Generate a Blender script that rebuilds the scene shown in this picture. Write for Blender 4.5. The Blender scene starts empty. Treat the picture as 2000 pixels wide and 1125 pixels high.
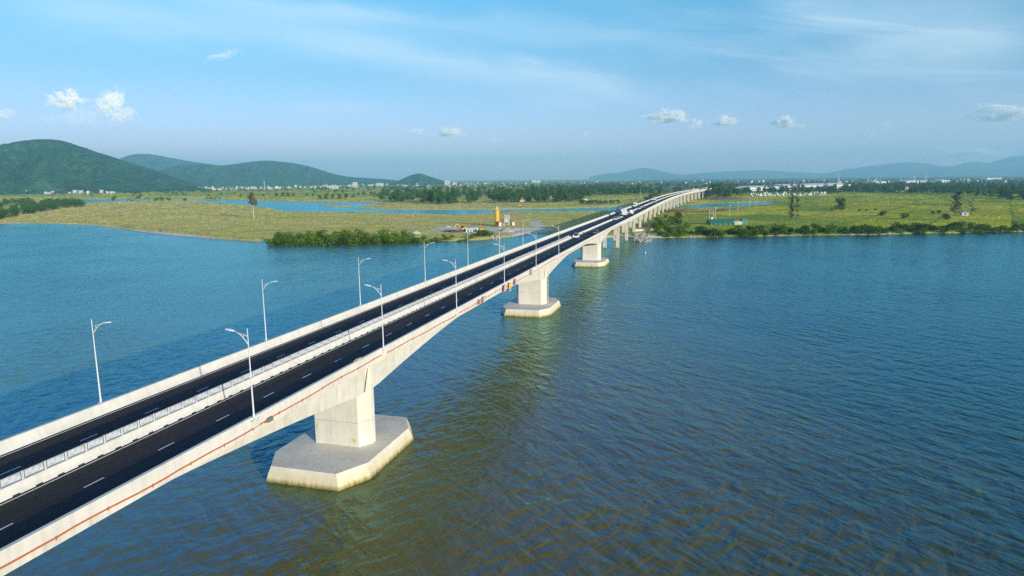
import bpy, math, random
import numpy as np
from mathutils import Vector, Matrix
random.seed(7); rng = np.random.default_rng(7)
S = bpy.context.scene; COL = S.collection
R = math.radians

# ------------------------------------------------------------------ camera
F, PIT, ROL, YAW = 1291.83, 0.16371, 0.010082, 0.28072
CAM = np.array([0.0, -47.63, 38.2])
fwd = np.array([math.cos(YAW)*math.cos(PIT), math.sin(YAW)*math.cos(PIT), -math.sin(PIT)])
rt0 = np.array([math.sin(YAW), -math.cos(YAW), 0.0])
up0 = np.cross(rt0, fwd)
rt = rt0*math.cos(ROL) - up0*math.sin(ROL)
upv = rt0*math.sin(ROL) + up0*math.cos(ROL)
cd = bpy.data.cameras.new('camera'); cam = bpy.data.objects.new('camera', cd); COL.objects.link(cam)
m = Matrix.Identity(4)
for i in range(3):
    m[i][0] = rt[i]; m[i][1] = upv[i]; m[i][2] = -fwd[i]; m[i][3] = CAM[i]
cam.matrix_world = m
cd.sensor_width = 36; cd.lens = F/2000*36; cd.clip_start = 1; cd.clip_end = 80000
S.camera = cam

def ray(px, py):
    """direction of a point of the survey photograph; used to measure ground positions"""
    return fwd*F + rt*(px-1000) + upv*(562.5-py)
def gp(px, py, z=2.0):
    d = ray(px, py); t = (z-CAM[2])/d[2]
    return CAM[0]+d[0]*t, CAM[1]+d[1]*t
def at_dist(px, py, r):
    d = ray(px, py); t = r/math.hypot(d[0], d[1])
    return CAM + d*t
def pxm(x, y):
    """metres spanned by one survey pixel at ground point x, y"""
    return math.hypot(x-CAM[0], y-CAM[1])/F

# ------------------------------------------------------------------ sun / sky numbers
SUN_EL = R(11.5); SHX, SHY = 0.60, 0.80           # direction shadows run
SUNDIR = np.array([-SHX*math.cos(SUN_EL), -SHY*math.cos(SUN_EL), math.sin(SUN_EL)])

# ------------------------------------------------------------------ materials
def mat(name, col, rough=0.7, metal=0.0, noise=None, bump=None, col2=None, nscale=1.0, coord='Object', rand=0.0, spec=0.3):
    M = bpy.data.materials.new(name); M.use_nodes = True
    nt = M.node_tree; N = nt.nodes; Lk = nt.links; b = N['Principled BSDF']
    b.inputs['Roughness'].default_value = rough; b.inputs['Metallic'].default_value = metal
    b.inputs['Specular IOR Level'].default_value = spec
    b.inputs['Base Color'].default_value = (*col, 1)
    if col2 is not None or bump:
        tc = N.new('ShaderNodeTexCoord')
        n = N.new('ShaderNodeTexNoise'); n.inputs['Scale'].default_value = nscale; n.inputs['Detail'].default_value = 5
        Lk.new(tc.outputs[coord], n.inputs['Vector'])
        if col2 is not None:
            cr = N.new('ShaderNodeValToRGB'); cr.color_ramp.elements[0].position = .38; cr.color_ramp.elements[1].position = .64
            cr.color_ramp.elements[0].color = (*col, 1); cr.color_ramp.elements[1].color = (*col2, 1)
            Lk.new(n.outputs['Fac'], cr.inputs['Fac'])
            out = cr.outputs['Color']
            if rand:
                oi = N.new('ShaderNodeObjectInfo'); mr = N.new('ShaderNodeMapRange')
                mr.inputs['To Min'].default_value = 1-rand; mr.inputs['To Max'].default_value = 1+rand
                Lk.new(oi.outputs['Random'], mr.inputs['Value'])
                vm = N.new('ShaderNodeVectorMath'); vm.operation = 'SCALE'
                Lk.new(out, vm.inputs[0]); Lk.new(mr.outputs['Result'], vm.inputs['Scale']); out = vm.outputs['Vector']
            Lk.new(out, b.inputs['Base Color'])
        if bump:
            bp = N.new('ShaderNodeBump'); bp.inputs['Distance'].default_value = bump; bp.inputs['Strength'].default_value = .6
            Lk.new(n.outputs['Fac'], bp.inputs['Height']); Lk.new(bp.outputs['Normal'], b.inputs['Normal'])
    return M

def ramp(N, els):
    cr = N.new('ShaderNodeValToRGB'); e = cr.color_ramp.elements
    while len(e) < len(els): e.new(.5)
    for i, (p, c) in enumerate(els):
        e[i].position = p; e[i].color = (*c, 1) if len(c) == 3 else c
    return cr

def concrete(name, base, dark, tide=None, streak=.5, joint=0):
    """cast concrete: blotches, fine grain, vertical run-off streaks and a tide stain"""
    M = bpy.data.materials.new(name); M.use_nodes = True
    nt = M.node_tree; N = nt.nodes; L = nt.links; b = N['Principled BSDF']
    b.inputs['Roughness'].default_value = .85; b.inputs['Specular IOR Level'].default_value = .2
    g = N.new('ShaderNodeNewGeometry')
    n1 = N.new('ShaderNodeTexNoise'); n1.inputs['Scale'].default_value = .35; n1.inputs['Detail'].default_value = 8; n1.inputs['Roughness'].default_value = .65
    L.new(g.outputs['Position'], n1.inputs['Vector'])
    mp = N.new('ShaderNodeMapping'); mp.inputs['Scale'].default_value = (1.6, 1.6, .12); L.new(g.outputs['Position'], mp.inputs['Vector'])
    n2 = N.new('ShaderNodeTexNoise'); n2.inputs['Scale'].default_value = 1; n2.inputs['Detail'].default_value = 6; L.new(mp.outputs['Vector'], n2.inputs['Vector'])
    c1 = ramp(N, [(.35, dark), (.62, base)]); L.new(n1.outputs['Fac'], c1.inputs['Fac'])
    c2 = ramp(N, [(.30, tuple(1-streak*.45*k for k in (1, 1.05, 1.2))), (.55, (1, 1, 1))]); L.new(n2.outputs['Fac'], c2.inputs['Fac'])
    mx = N.new('ShaderNodeMix'); mx.data_type = 'RGBA'; mx.blend_type = 'MULTIPLY'; mx.inputs['Factor'].default_value = 1
    L.new(c1.outputs['Color'], mx.inputs['A']); L.new(c2.outputs['Color'], mx.inputs['B'])
    out = mx.outputs['Result']
    if tide:
        sx = N.new('ShaderNodeSeparateXYZ'); L.new(g.outputs['Position'], sx.inputs['Vector'])
        ad = N.new('ShaderNodeMath'); ad.operation = 'MULTIPLY_ADD'; ad.inputs[1].default_value = .9; ad.inputs[2].default_value = -.45
        L.new(n2.outputs['Fac'], ad.inputs[0])
        a2 = N.new('ShaderNodeMath'); L.new(sx.outputs['Z'], a2.inputs[0]); L.new(ad.outputs[0], a2.inputs[1])
        rp = ramp(N, [(0.0, (.16, .15, .05)), (.10, (.46, .42, .20)), (.22, (.89, .85, .64)), (.5, (.985, .965, .88)), (.65, (1, 1, 1))])
        mr = N.new('ShaderNodeMapRange'); mr.inputs['From Min'].default_value = -.1; mr.inputs['From Max'].default_value = tide
        L.new(a2.outputs[0], mr.inputs['Value']); L.new(mr.outputs['Result'], rp.inputs['Fac'])
        m2 = N.new('ShaderNodeMix'); m2.data_type = 'RGBA'; m2.blend_type = 'MULTIPLY'; m2.inputs['Factor'].default_value = 1
        L.new(out, m2.inputs['A']); L.new(rp.outputs['Color'], m2.inputs['B']); out = m2.outputs['Result']
    if joint:
        sj = N.new('ShaderNodeSeparateXYZ'); L.new(g.outputs['Position'], sj.inputs['Vector'])
        md = N.new('ShaderNodeMath'); md.operation = 'PINGPONG'; md.inputs[1].default_value = joint/2; L.new(sj.outputs['X'], md.inputs[0])
        rj = ramp(N, [(0, (.74,.73,.70)), (.03, (1,1,1))]); L.new(md.outputs[0], rj.inputs['Fac'])
        m3 = N.new('ShaderNodeMix'); m3.data_type = 'RGBA'; m3.blend_type = 'MULTIPLY'; m3.inputs['Factor'].default_value = 1
        L.new(out, m3.inputs['A']); L.new(rj.outputs['Color'], m3.inputs['B']); out = m3.outputs['Result']
    L.new(out, b.inputs['Base Color'])
    bp = N.new('ShaderNodeBump'); bp.inputs['Distance'].default_value = .02; bp.inputs['Strength'].default_value = .4
    L.new(n1.outputs['Fac'], bp.inputs['Height']); L.new(bp.outputs['Normal'], b.inputs['Normal'])
    return M

M_PAR = concrete('parapet_concrete', (.72, .705, .65), (.63, .615, .565), streak=.22)
M_GIR = concrete('girder_concrete', (.72, .70, .635), (.62, .60, .535), streak=.34, joint=4.0)
M_PIER = concrete('pier_concrete', (.72, .70, .61), (.64, .62, .53), streak=.25)
M_CAP = concrete('cap_concrete', (.78, .735, .65), (.67, .625, .54), tide=3.2, streak=.18)
M_COL = concrete('column_concrete', (.68, .66, .57), (.56, .54, .47), tide=3.0, streak=.4)
M_GALV = mat('galvanised_steel', (.64, .66, .68), .4, .0)
M_LAMP = mat('lamp_head_grey', (.70, .72, .73), .4)
M_DARK = mat('dark_gap', (.035, .035, .035), .9)
M_WHITE = mat('road_paint', (.78, .78, .76), .7, col2=(.66, .66, .65), nscale=2)
M_SHEET = mat('glare_sheet', (.40, .44, .48), .25, .0, bump=.05, col2=(.66, .69, .72), nscale=3.0, coord='Object', spec=.6)
M_FRAME = mat('panel_frame', (.16, .17, .18), .5)
M_ORANGE = mat('orange_conduit', (.55, .13, .035), .55)
M_GREYBOX = mat('grey_metal_box', (.16, .18, .19), .5)
M_RED = mat('red_paint', (.55, .03, .04), .5)
M_SIGNW = mat('sign_white', (.75, .74, .72), .5)
M_YEL = mat('yellow_paint', (.80, .58, .02), .5)
M_GLASS = mat('vehicle_glass', (.02, .025, .03), .08, spec=.6)
M_TYRE = mat('tyre_rubber', (.02, .02, .02), .9)
M_CARW = mat('white_car_paint', (.75, .75, .75), .3)
M_CARB = mat('blue_truck_paint', (.05, .09, .16), .4)
M_CARG = mat('grey_car_paint', (.18, .18, .19), .4)
M_ROCK = mat('pale_rock', (.34, .30, .24), .9, col2=(.52, .47, .38), nscale=.6, bump=.2)
M_PLASTER = mat('white_plaster', (.74, .73, .70), .8, col2=(.60, .59, .56), nscale=.4)
M_CREAM = mat('cream_plaster', (.66, .60, .48), .8, col2=(.54, .49, .40), nscale=.4)
M_TILE = mat('red_roof_tile', (.30, .10, .07), .8, col2=(.22, .08, .06), nscale=.8)
M_TILE2 = mat('brown_roof_tile', (.20, .10, .08), .8, col2=(.15, .08, .06), nscale=.8)
M_ROOFG = mat('grey_sheet_roof', (.42, .45, .47), .5, col2=(.34, .36, .38), nscale=.3)
M_ROOFW = mat('pale_sheet_roof', (.70, .71, .72), .5, col2=(.60, .62, .63), nscale=.1)
M_GREENR = mat('green_sheet_roof', (.025,.16,.125), .5, col2=(.04, .18, .13), nscale=.4)
M_SILO = mat('yellow_silo_paint', (.72, .43, .03), .5, col2=(.60, .36, .04), nscale=.5)
M_RUST = mat('rust_red_steel', (.34, .10, .05), .8, col2=(.45, .20, .12), nscale=.8)
M_EXC = mat('digger_yellow', (.70, .40, .03), .5)
M_POLEC = mat('concrete_pole', (.50, .50, .46), .8)
M_SAND = mat('heap_sand', (.42, .38, .31), .95, col2=(.52, .47, .38), nscale=.4, bump=.3)
M_TARP = mat('pale_tarpaulin', (.50, .58, .50), .7)
M_BARK = mat('bark', (.13, .10, .07), .9, col2=(.20, .17, .12), nscale=2)
M_PALEBARK = mat('pale_bark', (.52, .48, .40), .9, col2=(.40, .36, .30), nscale=1.5)

def leafmat(name, a, b, rand=.34, sc=.35):
    M = mat(name, a, .75, col2=b, nscale=sc, rand=rand, spec=.03)
    t2 = M.node_tree; pb = t2.nodes['Principled BSDF']; src_ = pb.inputs['Base Color'].links[0].from_socket
    tr = t2.nodes.new('ShaderNodeBsdfTranslucent'); t2.links.new(src_, tr.inputs['Color']); mx_ = t2.nodes.new('ShaderNodeMixShader'); mx_.inputs[0].default_value = .3
    t2.links.new(pb.outputs[0], mx_.inputs[1]); t2.links.new(tr.outputs[0], mx_.inputs[2]); t2.links.new(mx_.outputs[0], t2.nodes['Material Output'].inputs['Surface'])
    return M
M_LF_BUSH = leafmat('bush_leaves', (.045, .115, .004), (.19, .28, .012))
M_LF_RB = leafmat('bank_shrub_leaves', (.045, .11, .006), (.15, .23, .016), .3)
M_LF_DARK = leafmat('dark_tree_leaves', (.028, .088, .011), (.115, .215, .024), .3)
M_LF_GROVE = leafmat('grove_leaves', (.026, .085, .012), (.085, .185, .024), .12)
M_LF_FAR = leafmat('far_wood_leaves', (.014, .046, .014), (.040, .085, .022), 0, .012)
M_LF_CAS = leafmat('casuarina_needles', (.045, .062, .030), (.075, .095, .045), .15)
M_LF_PALE = leafmat('sparse_leaves', (.075, .095, .040), (.16, .13, .07), .1)

# ------------------------------------------------------------------ mesh builder
class MB:
    def __init__(s): s.v = []; s.f = []; s.mi = []; s.n = 0
    def add(s, V, Fc, mi=0):
        V = np.asarray(V, float); o = s.n
        s.v.append(V); s.n += len(V)
        for f in Fc: s.f.append([i+o for i in f]); s.mi.append(mi)
        return s
    def box(s, c, d, mi=0, rz=0.0, taper=1.0, skewx=0.0):
        x, y, z = d[0]/2, d[1]/2, d[2]/2
        V = np.array([(-x,-y,-z),(x,-y,-z),(x,y,-z),(-x,y,-z),(-x*taper,-y*taper,z),(x*taper,-y*taper,z),(x*taper,y*taper,z),(-x*taper,y*taper,z)])
        V[4:, 0] += skewx
        if rz: c_, s_ = math.cos(rz), math.sin(rz); V = np.stack([V[:,0]*c_-V[:,1]*s_, V[:,0]*s_+V[:,1]*c_, V[:,2]], 1)
        return s.add(V+np.array(c), [(0,3,2,1),(4,5,6,7),(0,1,5,4),(1,2,6,5),(2,3,7,6),(3,0,4,7)], mi)
    def tube(s, pts, rad, n=8, mi=0, cap=True):
        P = [np.array(p, float) for p in pts]; rad = rad if hasattr(rad, '__len__') else [rad]*len(P)
        V = []; Fc = []
        for i, p in enumerate(P):
            t = P[min(i+1, len(P)-1)]-P[max(i-1, 0)]; t = t/np.linalg.norm(t)
            a = np.cross(t, (0,0,1) if abs(t[2]) < .9 else (1,0,0)); a /= np.linalg.norm(a); b = np.cross(t, a)
            for k in range(n):
                an = 2*math.pi*k/n; V.append(p+rad[i]*(a*math.cos(an)+b*math.sin(an)))
        for i in range(len(P)-1):
            for k in range(n): Fc.append((i*n+k, i*n+(k+1)%n, (i+1)*n+(k+1)%n, (i+1)*n+k))
        if cap: Fc.append(tuple(range(n))[::-1]); Fc.append(tuple(range((len(P)-1)*n, len(P)*n)))
        return s.add(V, Fc, mi)
    def rings(s, rings, mi=0, cap0=True, cap1=True, closed=True):
        n = len(rings[0]); V = np.concatenate([np.asarray(r, float) for r in rings]); Fc = []
        for i in range(len(rings)-1):
            for k in range(n if closed else n-1):
                Fc.append((i*n+k, i*n+(k+1)%n, (i+1)*n+(k+1)%n, (i+1)*n+k))
        if cap0: Fc.append(tuple(range(n))[::-1])
        if cap1: Fc.append(tuple(range((len(rings)-1)*n, len(rings)*n)))
        return s.add(V, Fc, mi)
    def prism(s, poly, z0, z1, mi=0):
        return s.rings([[(x, y, z0) for x, y in poly], [(x, y, z1) for x, y in poly]], mi)
    def build(s, name, mats, parent=None, smooth=False, loc=(0,0,0), fixn=False):
        me = bpy.data.meshes.new(name)
        me.from_pydata(np.concatenate(s.v).tolist(), [], s.f)
        mats = mats if isinstance(mats, (list, tuple)) else [mats]
        for q in mats: me.materials.append(q)
        if len(mats) > 1: me.polygons.foreach_set('material_index', s.mi)
        if smooth: me.polygons.foreach_set('use_smooth', [True]*len(me.polygons))
        if fixn:
            import bmesh
            b = bmesh.new(); b.from_mesh(me); bmesh.ops.recalc_face_normals(b, faces=b.faces); b.to_mesh(me); b.free()
        me.update()
        o = bpy.data.objects.new(name, me); COL.objects.link(o); o.location = loc
        if parent: o.parent = parent
        return o

def tag(o, label=None, cat=None, group=None, kind=None):
    if label: o['label'] = label
    if cat: o['category'] = cat
    if group: o['group'] = group
    if kind: o['kind'] = kind
    return o
def empty(name, loc=(0,0,0), rz=0.0, label=None, cat=None, group=None):
    o = bpy.data.objects.new(name, None); COL.objects.link(o); o.location = loc; o.rotation_euler = (0,0,rz)
    o.empty_display_size = .5
    return tag(o, label, cat, group)
KIDS = {}
def kids(o):
    return [c for c in bpy.data.objects if c.parent == o]
def copy_tree(o, parent=None, ch=None):
    c = o.copy(); COL.objects.link(c); c.parent = parent
    if o not in KIDS: KIDS[o] = kids(o)
    for k in KIDS[o]: copy_tree(k, c)
    return c

# ------------------------------------------------------------------ bridge alignment
def cubic(k, v):
    k = np.array(k, float); v = np.array(v, float); n = len(k); A = np.zeros((n,n)); b = np.zeros(n); h = np.diff(k); A[0,0] = A[-1,-1] = 1
    for i in range(1, n-1):
        A[i,i-1] = h[i-1]; A[i,i] = 2*(h[i-1]+h[i]); A[i,i+1] = h[i]; b[i] = 6*((v[i+1]-v[i])/h[i]-(v[i]-v[i-1])/h[i-1])
    mm = np.linalg.solve(A, b)
    def f(x):
        i = int(np.clip(np.searchsorted(k, x)-1, 0, n-2)); t = x-k[i]; u = k[i+1]-x
        return float((mm[i]*u**3+mm[i+1]*t**3)/(6*h[i])+(v[i]/h[i]-mm[i]*h[i]/6)*u+(v[i+1]/h[i]-mm[i+1]*h[i]/6)*t)
    return f
YC = cubic([-150,0,100,200,300,400,500,600,700,850,1000,1150,1300,1400], [0,0,0,0,0,0,-.2,-1.2,-3.6,-10.6,-22,-38,-57,-72])
ZR = cubic([-150,0,100,200,300,400,500,600,700,850,1000,1150,1300,1400], [15.75,15.85,15.9,15.86,15.6,15.1,14.8,14.75,15.1,15.8,16.5,16.8,17.0,17.0])
def frame(x):
    t = np.array([1.0, (YC(x+1)-YC(x-1))/2]); t /= np.linalg.norm(t)
    return np.array([x, YC(x), ZR(x)]), np.array([-t[1], t[0], 0.0]), t
def loft(xs, section, mb=None, mi=0, cap=True):
    """section(x) -> [(lateral, up), ...] relative to the road crown"""
    mb = mb or MB(); rs = []
    for x in xs:
        c, nrm, _ = frame(x); rs.append([c+nrm*y+np.array([0,0,z]) for y, z in section(x)])
    mb.rings(rs, mi, cap, cap); return mb
def put(x, y, z):
    c, nrm, _ = frame(x); return c+nrm*y+np.array([0,0,z])
XS = np.concatenate([np.arange(-140, 400, 4.0), np.arange(400, 1345, 10.0)])
X_END = XS[-1]
bridge = empty('bridge', (0,0,0), 0, 'long pale concrete road bridge striding over the river on octagonal pile caps', 'bridge')

# deck slab with the fascia
loft(XS, lambda x: [(-8.6,-.06),(-8.6,-.55),(-4.3,-.95),(4.3,-.95),(8.6,-.55),(8.6,-.06)]).build('deck_slab', M_GIR, bridge, fixn=True)
# haunched box girder over the main spans
PIERX = [-28, 79.2, 186, 293.5]
def bot(x):
    d = min(abs(x-p) for p in PIERX)
    if x > PIERX[-1]: d = x-PIERX[-1]
    d = max(0, d-2.0)
    return -2.55-3.9*max(0, 1-d/51.4)**1.65 - (.3 if x > 300 else 0)*0
xg = np.arange(-134, 360.1, 2.0)
loft(xg, lambda x: [(-4.25,-.9),(-4.0,bot(x)),(4.0,bot(x)),(4.25,-.9)]).build('box_girder', M_GIR, bridge, fixn=True)
# approach beams
mb = MB(); xa = np.concatenate([np.arange(361.5, 400, 8), np.arange(400, X_END, 10)])
for yb in (-6.9, -3.45, 0, 3.45, 6.9):
    loft(xa, lambda x: [(yb-.35,-.5),(yb-.35,-1.85),(yb+.35,-1.85),(yb+.35,-.5)], mb)
mb.build('approach_girder', M_GIR, bridge, fixn=True)

# asphalt, one sheet per carriageway
M_ASPH = bpy.data.materials.new('asphalt'); M_ASPH.use_nodes = True
nt = M_ASPH.node_tree; N = nt.nodes; L = nt.links; b = N['Principled BSDF']; b.inputs['Roughness'].default_value = .85; b.inputs['Specular IOR Level'].default_value = .25
g = N.new('ShaderNodeNewGeometry')
n1 = N.new('ShaderNodeTexNoise'); n1.inputs['Scale'].default_value = 6; n1.inputs['Detail'].default_value = 4; L.new(g.outputs['Position'], n1.inputs['Vector'])
mp = N.new('ShaderNodeMapping'); mp.inputs['Scale'].default_value = (.03, 1.1, 1); L.new(g.outputs['Position'], mp.inputs['Vector'])
n2 = N.new('ShaderNodeTexNoise'); n2.inputs['Scale'].default_value = 1; n2.inputs['Detail'].default_value = 4; L.new(mp.outputs['Vector'], n2.inputs['Vector'])
c1 = ramp(N, [(.3, (.014,.015,.018)), (.7, (.028,.028,.031))]); L.new(n1.outputs['Fac'], c1.inputs['Fac'])
c2 = ramp(N, [(.3, (.55,.55,.55)), (.7, (1.5,1.45,1.4))]); L.new(n2.outputs['Fac'], c2.inputs['Fac'])
mx = N.new('ShaderNodeMix'); mx.data_type = 'RGBA'; mx.blend_type = 'MULTIPLY'; mx.inputs['Factor'].default_value = 1
L.new(c1.outputs['Color'], mx.inputs['A']); L.new(c2.outputs['Color'], mx.inputs['B']); L.new(mx.outputs['Result'], b.inputs['Base Color'])
for y0, y1 in ((-7.93,-.46),(.46,7.93)):
    loft(XS, lambda x: [(y0,0),(y1,0),(y1,-.05),(y0,-.05)]).build('carriageway', M_ASPH, bridge, fixn=True)
def strip(xs, y0, y1, mb):
    rs = [(put(x, y0, .006), put(x, y1, .006)) for x in xs]
    mb.rings(rs, 0, False, False, closed=False)
for y in (-7.55, -.80, .80, 7.55):
    mb = MB(); strip(XS, y-.075, y+.075, mb); mb.build('edge_line', M_WHITE, bridge)
mb = MB()
for y in (-4.15, 4.15):
    for x in np.arange(-30, X_END-4, 7.05):
        x0 = x+2.0 if y < 0 else x+1.9
        if 25 < x < 360: q = MB(); strip((x0, x0+1.75), y-.065, y+.065, q); q.build('lane_dash', M_WHITE, bridge)
        else: strip((x0, x0+1.75), y-.065, y+.065, mb)
    if y > 0: o = mb.build('lane_dash_run', M_WHITE, bridge); o['kind'] = 'stuff'
# parapets, cast in lengths with open joints
for s in (-1, 1):
    mb = MB(); x = -138.0
    while x < X_END-12:
        xe = x+12.0
        loft((x+.02, x+4, x+8, xe-.02), lambda q: [(s*8.62,-.055),(s*8.62,1.0),(s*8.30,1.0),(s*8.20,.45),(s*7.95,.10),(s*7.95,-.055)], mb); x = xe
    mb.build('parapet', M_PAR, bridge, fixn=True)
# median barrier with dark scupper mouths
mb = MB(); x = -138.0
while x < X_END-12:
    xe = x+10.5
    if xe > X_END-12: break
    loft((x+.015, x+5, xe-.015), lambda q: [(-.45,-.045),(-.45,.10),(-.24,.34),(-.17,.78),(.17,.78),(.24,.34),(.45,.10),(.45,-.045)], mb); x = xe
for x in np.arange(20, 420, 1.76):
    for s in (-1, 1):
        c = put(x+.9, s*.44, .055); mb.box(c, (.55, .06, .11), 1)
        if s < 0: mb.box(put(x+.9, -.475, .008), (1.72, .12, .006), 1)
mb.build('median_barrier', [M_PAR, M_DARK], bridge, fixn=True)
# glare screen panels along the barrier top
def panel_mb(mb):
    mb.box((0,0,.35), (1.44,.03,.52), 0)
    for sx in (-.83, .83): mb.box((sx,0,.32), (.05,.07,.66), 1)
    for zz in (.055, .645): mb.box((0,0,zz), (1.58,.05,.05), 2)
    for sx in (-.755, .755): mb.box((sx,.0,.35), (.07,.055,.54), 2)
    return mb
pm = None; npan = 0; rest = MB()
for x in np.arange(28.0, 243, 1.76):
    c, nrm, t = frame(x); p = c+np.array([0,0,.782])
    if npan < 100:
        if pm is None: pm = panel_mb(MB()).build('glare_screen_panel', [M_SHEET, M_GALV, M_FRAME], bridge); o = pm
        else: o = pm.copy(); COL.objects.link(o)
        o.location = p; o.rotation_euler = (random.uniform(-.05,.05), 0, math.atan2(t[1], t[0])); npan += 1
    else:
        a = panel_mb(MB()); rest.v += [np.asarray(v)+p for v in a.v]; rest.f += [[i+rest.n for i in f] for f in a.f]; rest.mi += a.mi; rest.n += a.n
o = rest.build('glare_screen_run', [M_SHEET, M_GALV, M_FRAME], bridge); o['kind'] = 'stuff'
# orange conduit on the near fascia
pts = []; brk = []
for i, x in enumerate(np.arange(10, 330, 1.3)):
    drop = .12*math.sin(x*.115)+.05*math.sin(x*.61+1)+random.uniform(-.025,.025)
    p = put(x, -8.69, .06+drop); pts.append(p)
    if i % 3 == 0 and x > 24: brk.append(put(x, -8.655, .02+drop))
mb = MB(); mb.tube(pts, .055, 6); c_ = mb.build('conduit', M_ORANGE, bridge, smooth=True)
for k, p in enumerate(brk):
    if k == 0: mb = MB(); mb.box((0,0,0), (.06,.06,.28)); o = b0 = mb.build('bracket', M_RUST, c_)
    else: o = b0.copy(); COL.objects.link(o)
    o.location = p
mb = MB(); mb.box(put(51.3,-8.74,-.02), (.75,.22,.42)); mb.box(put(51.3,-8.86,.0), (.6,.02,.3)); mb.build('junction_box', M_GREYBOX, bridge)
mb = MB(); mb.tube([put(50.6,-8.72,-.12), put(50.9,-8.72,-.08)], .05); mb.build('conduit_end', M_ORANGE, bridge)

# main piers: shaft with chamfered corners on an octagonal pile cap
def octa(cx, cy, hx, hy, cxx, cyy):
    return [(cx-hx, cy-hy+cyy),(cx-hx+cxx, cy-hy),(cx+hx-cxx, cy-hy),(cx+hx, cy-hy+cyy),(cx+hx, cy+hy-cyy),(cx+hx-cxx, cy+hy),(cx-hx+cxx, cy+hy),(cx-hx, cy+hy-cyy)]
for px_ in PIERX:
    mb = MB(); zt = ZR(px_)
    p = octa(px_, YC(px_), 2.3, 4.5, 1.9, 1.15)
    mb.prism(p, 1.8, zt-5.2)
    # upper part narrows against the web up to the slab
    q = octa(px_, YC(px_), 2.3, 4.62, 1.9, 1.27); q2 = octa(px_, YC(px_), 1.6, 4.62, 1.2, .7)
    mb.rings([[(x,y,zt-5.2) for x,y in q], [(x,y,zt-2.6) for x,y in q2], [(x,y,zt-1.4) for x,y in q2]])
    # casting joints
    for zj in (5.4,):
        mb.prism(octa(px_, YC(px_), 2.302, 4.502, 1.9, 1.15), zj, zj+.03, 1)
    for sx in (-1,):
        for sy in (-1, 1): mb.tube([(px_+sx*1.55, YC(px_)+sy*4.22, zt-6.2), (px_+sx*.75, YC(px_)+sy*4.36, zt-2.9), (px_+sx*.05, YC(px_)+sy*4.66, zt-2.7)], .05, 5, 1)
    sh = mb.build('pier', [M_PIER, M_DARK], bridge, fixn=True)
    if px_ == 79.2: sh['label'] = 'nearest and largest pier of the bridge'
    mb = MB()
    def oc(e): return octa(px_-.3, 0, 10.3+e, 6.95+e, 4.1, 2.25)
    mb.rings([[(x,y,-1.2) for x,y in oc(.75)], [(x,y,0) for x,y in oc(.55)], [(x,y,.9) for x,y in oc(.33)], [(x,y,2.0) for x,y in oc(0)]])
    mb.build('pile_cap', M_CAP, sh, fixn=True)
# yellow and white striped inspection ladder on the second pier, yellow paint marks on the first
mb = MB()
for s in (-.25, .25): mb.tube([(186.4, -4.75+0*s, 2.2), (186.4, -4.75, 12.6)], .03) if s < 0 else mb.tube([(186.9, -4.75, 2.2), (186.9, -4.75, 12.6)], .03)
for z in np.arange(2.5, 12.5, .4): mb.tube([(186.4,-4.75,z),(186.9,-4.75,z)], .025, 5, 0)
for k, z in enumerate(np.arange(2.6, 12.2, 1.2)): mb.box((186.65,-4.8,z), (.62,.05,.5), 1)
mb.build('inspection_ladder', [M_SIGNW, M_YEL], bridge)
M_FY = mat('faded_yellow_paint', (.62,.58,.10), .8, col2=(.50,.48,.22), nscale=3)
for (y, z, w, h) in ((3.0,4.4,.28,.9),(-2.6,2.9,.8,.45)):
    mb = MB(); mb.box((79.2-2.303, y, z), (.006, w, h)); mb.build('paint_mark', M_FY, bridge)
# approach piers: two square columns under a cross head
first = True
for i in range(22):
    x = 362+43.7*i; c, nrm, t = frame(x); zt = c[2]
    pr = MB()
    ang = math.atan2(t[1], t[0])
    pr.box((0,0,zt-2.45), (1.9,13.6,1.2), 0)
    ph = pr.build('pier', M_COL, bridge, loc=(c[0], c[1], 0)); ph.rotation_euler = (0,0,ang)
    for s in (-1, 1):
        cb = MB(); cb.box((0, s*3.5, (zt-3.05-1.2)/2), (1.7,1.7,zt-3.05+1.2)); cb.build('column', M_COL, ph)
    if i in (0,):
        cb = MB(); cb.box((0,0,6.5), (1.2,5.3,1.1)); cb.build('tie_beam', M_COL, ph)
# brackets carrying the lamps
LX = [48.9, 74.9, 100.9, 129.0, 156.0, 183.0, 209.2]; RX = [49.0, 74.8, 101.3, 129.1, 156.2, 182.9]
mb0 = MB(); mb0.box((0,0,-.3), (.9,.36,.62), taper=1.0); mb0.box((0,0,.02), (.5,.34,.04))
bk = None
for s, xs in ((1, LX), (-1, RX)):
    for x in xs:
        if bk is None: bk = mb0.build('lamp_bracket', M_PAR, bridge); o = bk
        else: o = bk.copy(); COL.objects.link(o)
        o.location = put(x, s*8.805, .75)

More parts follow.
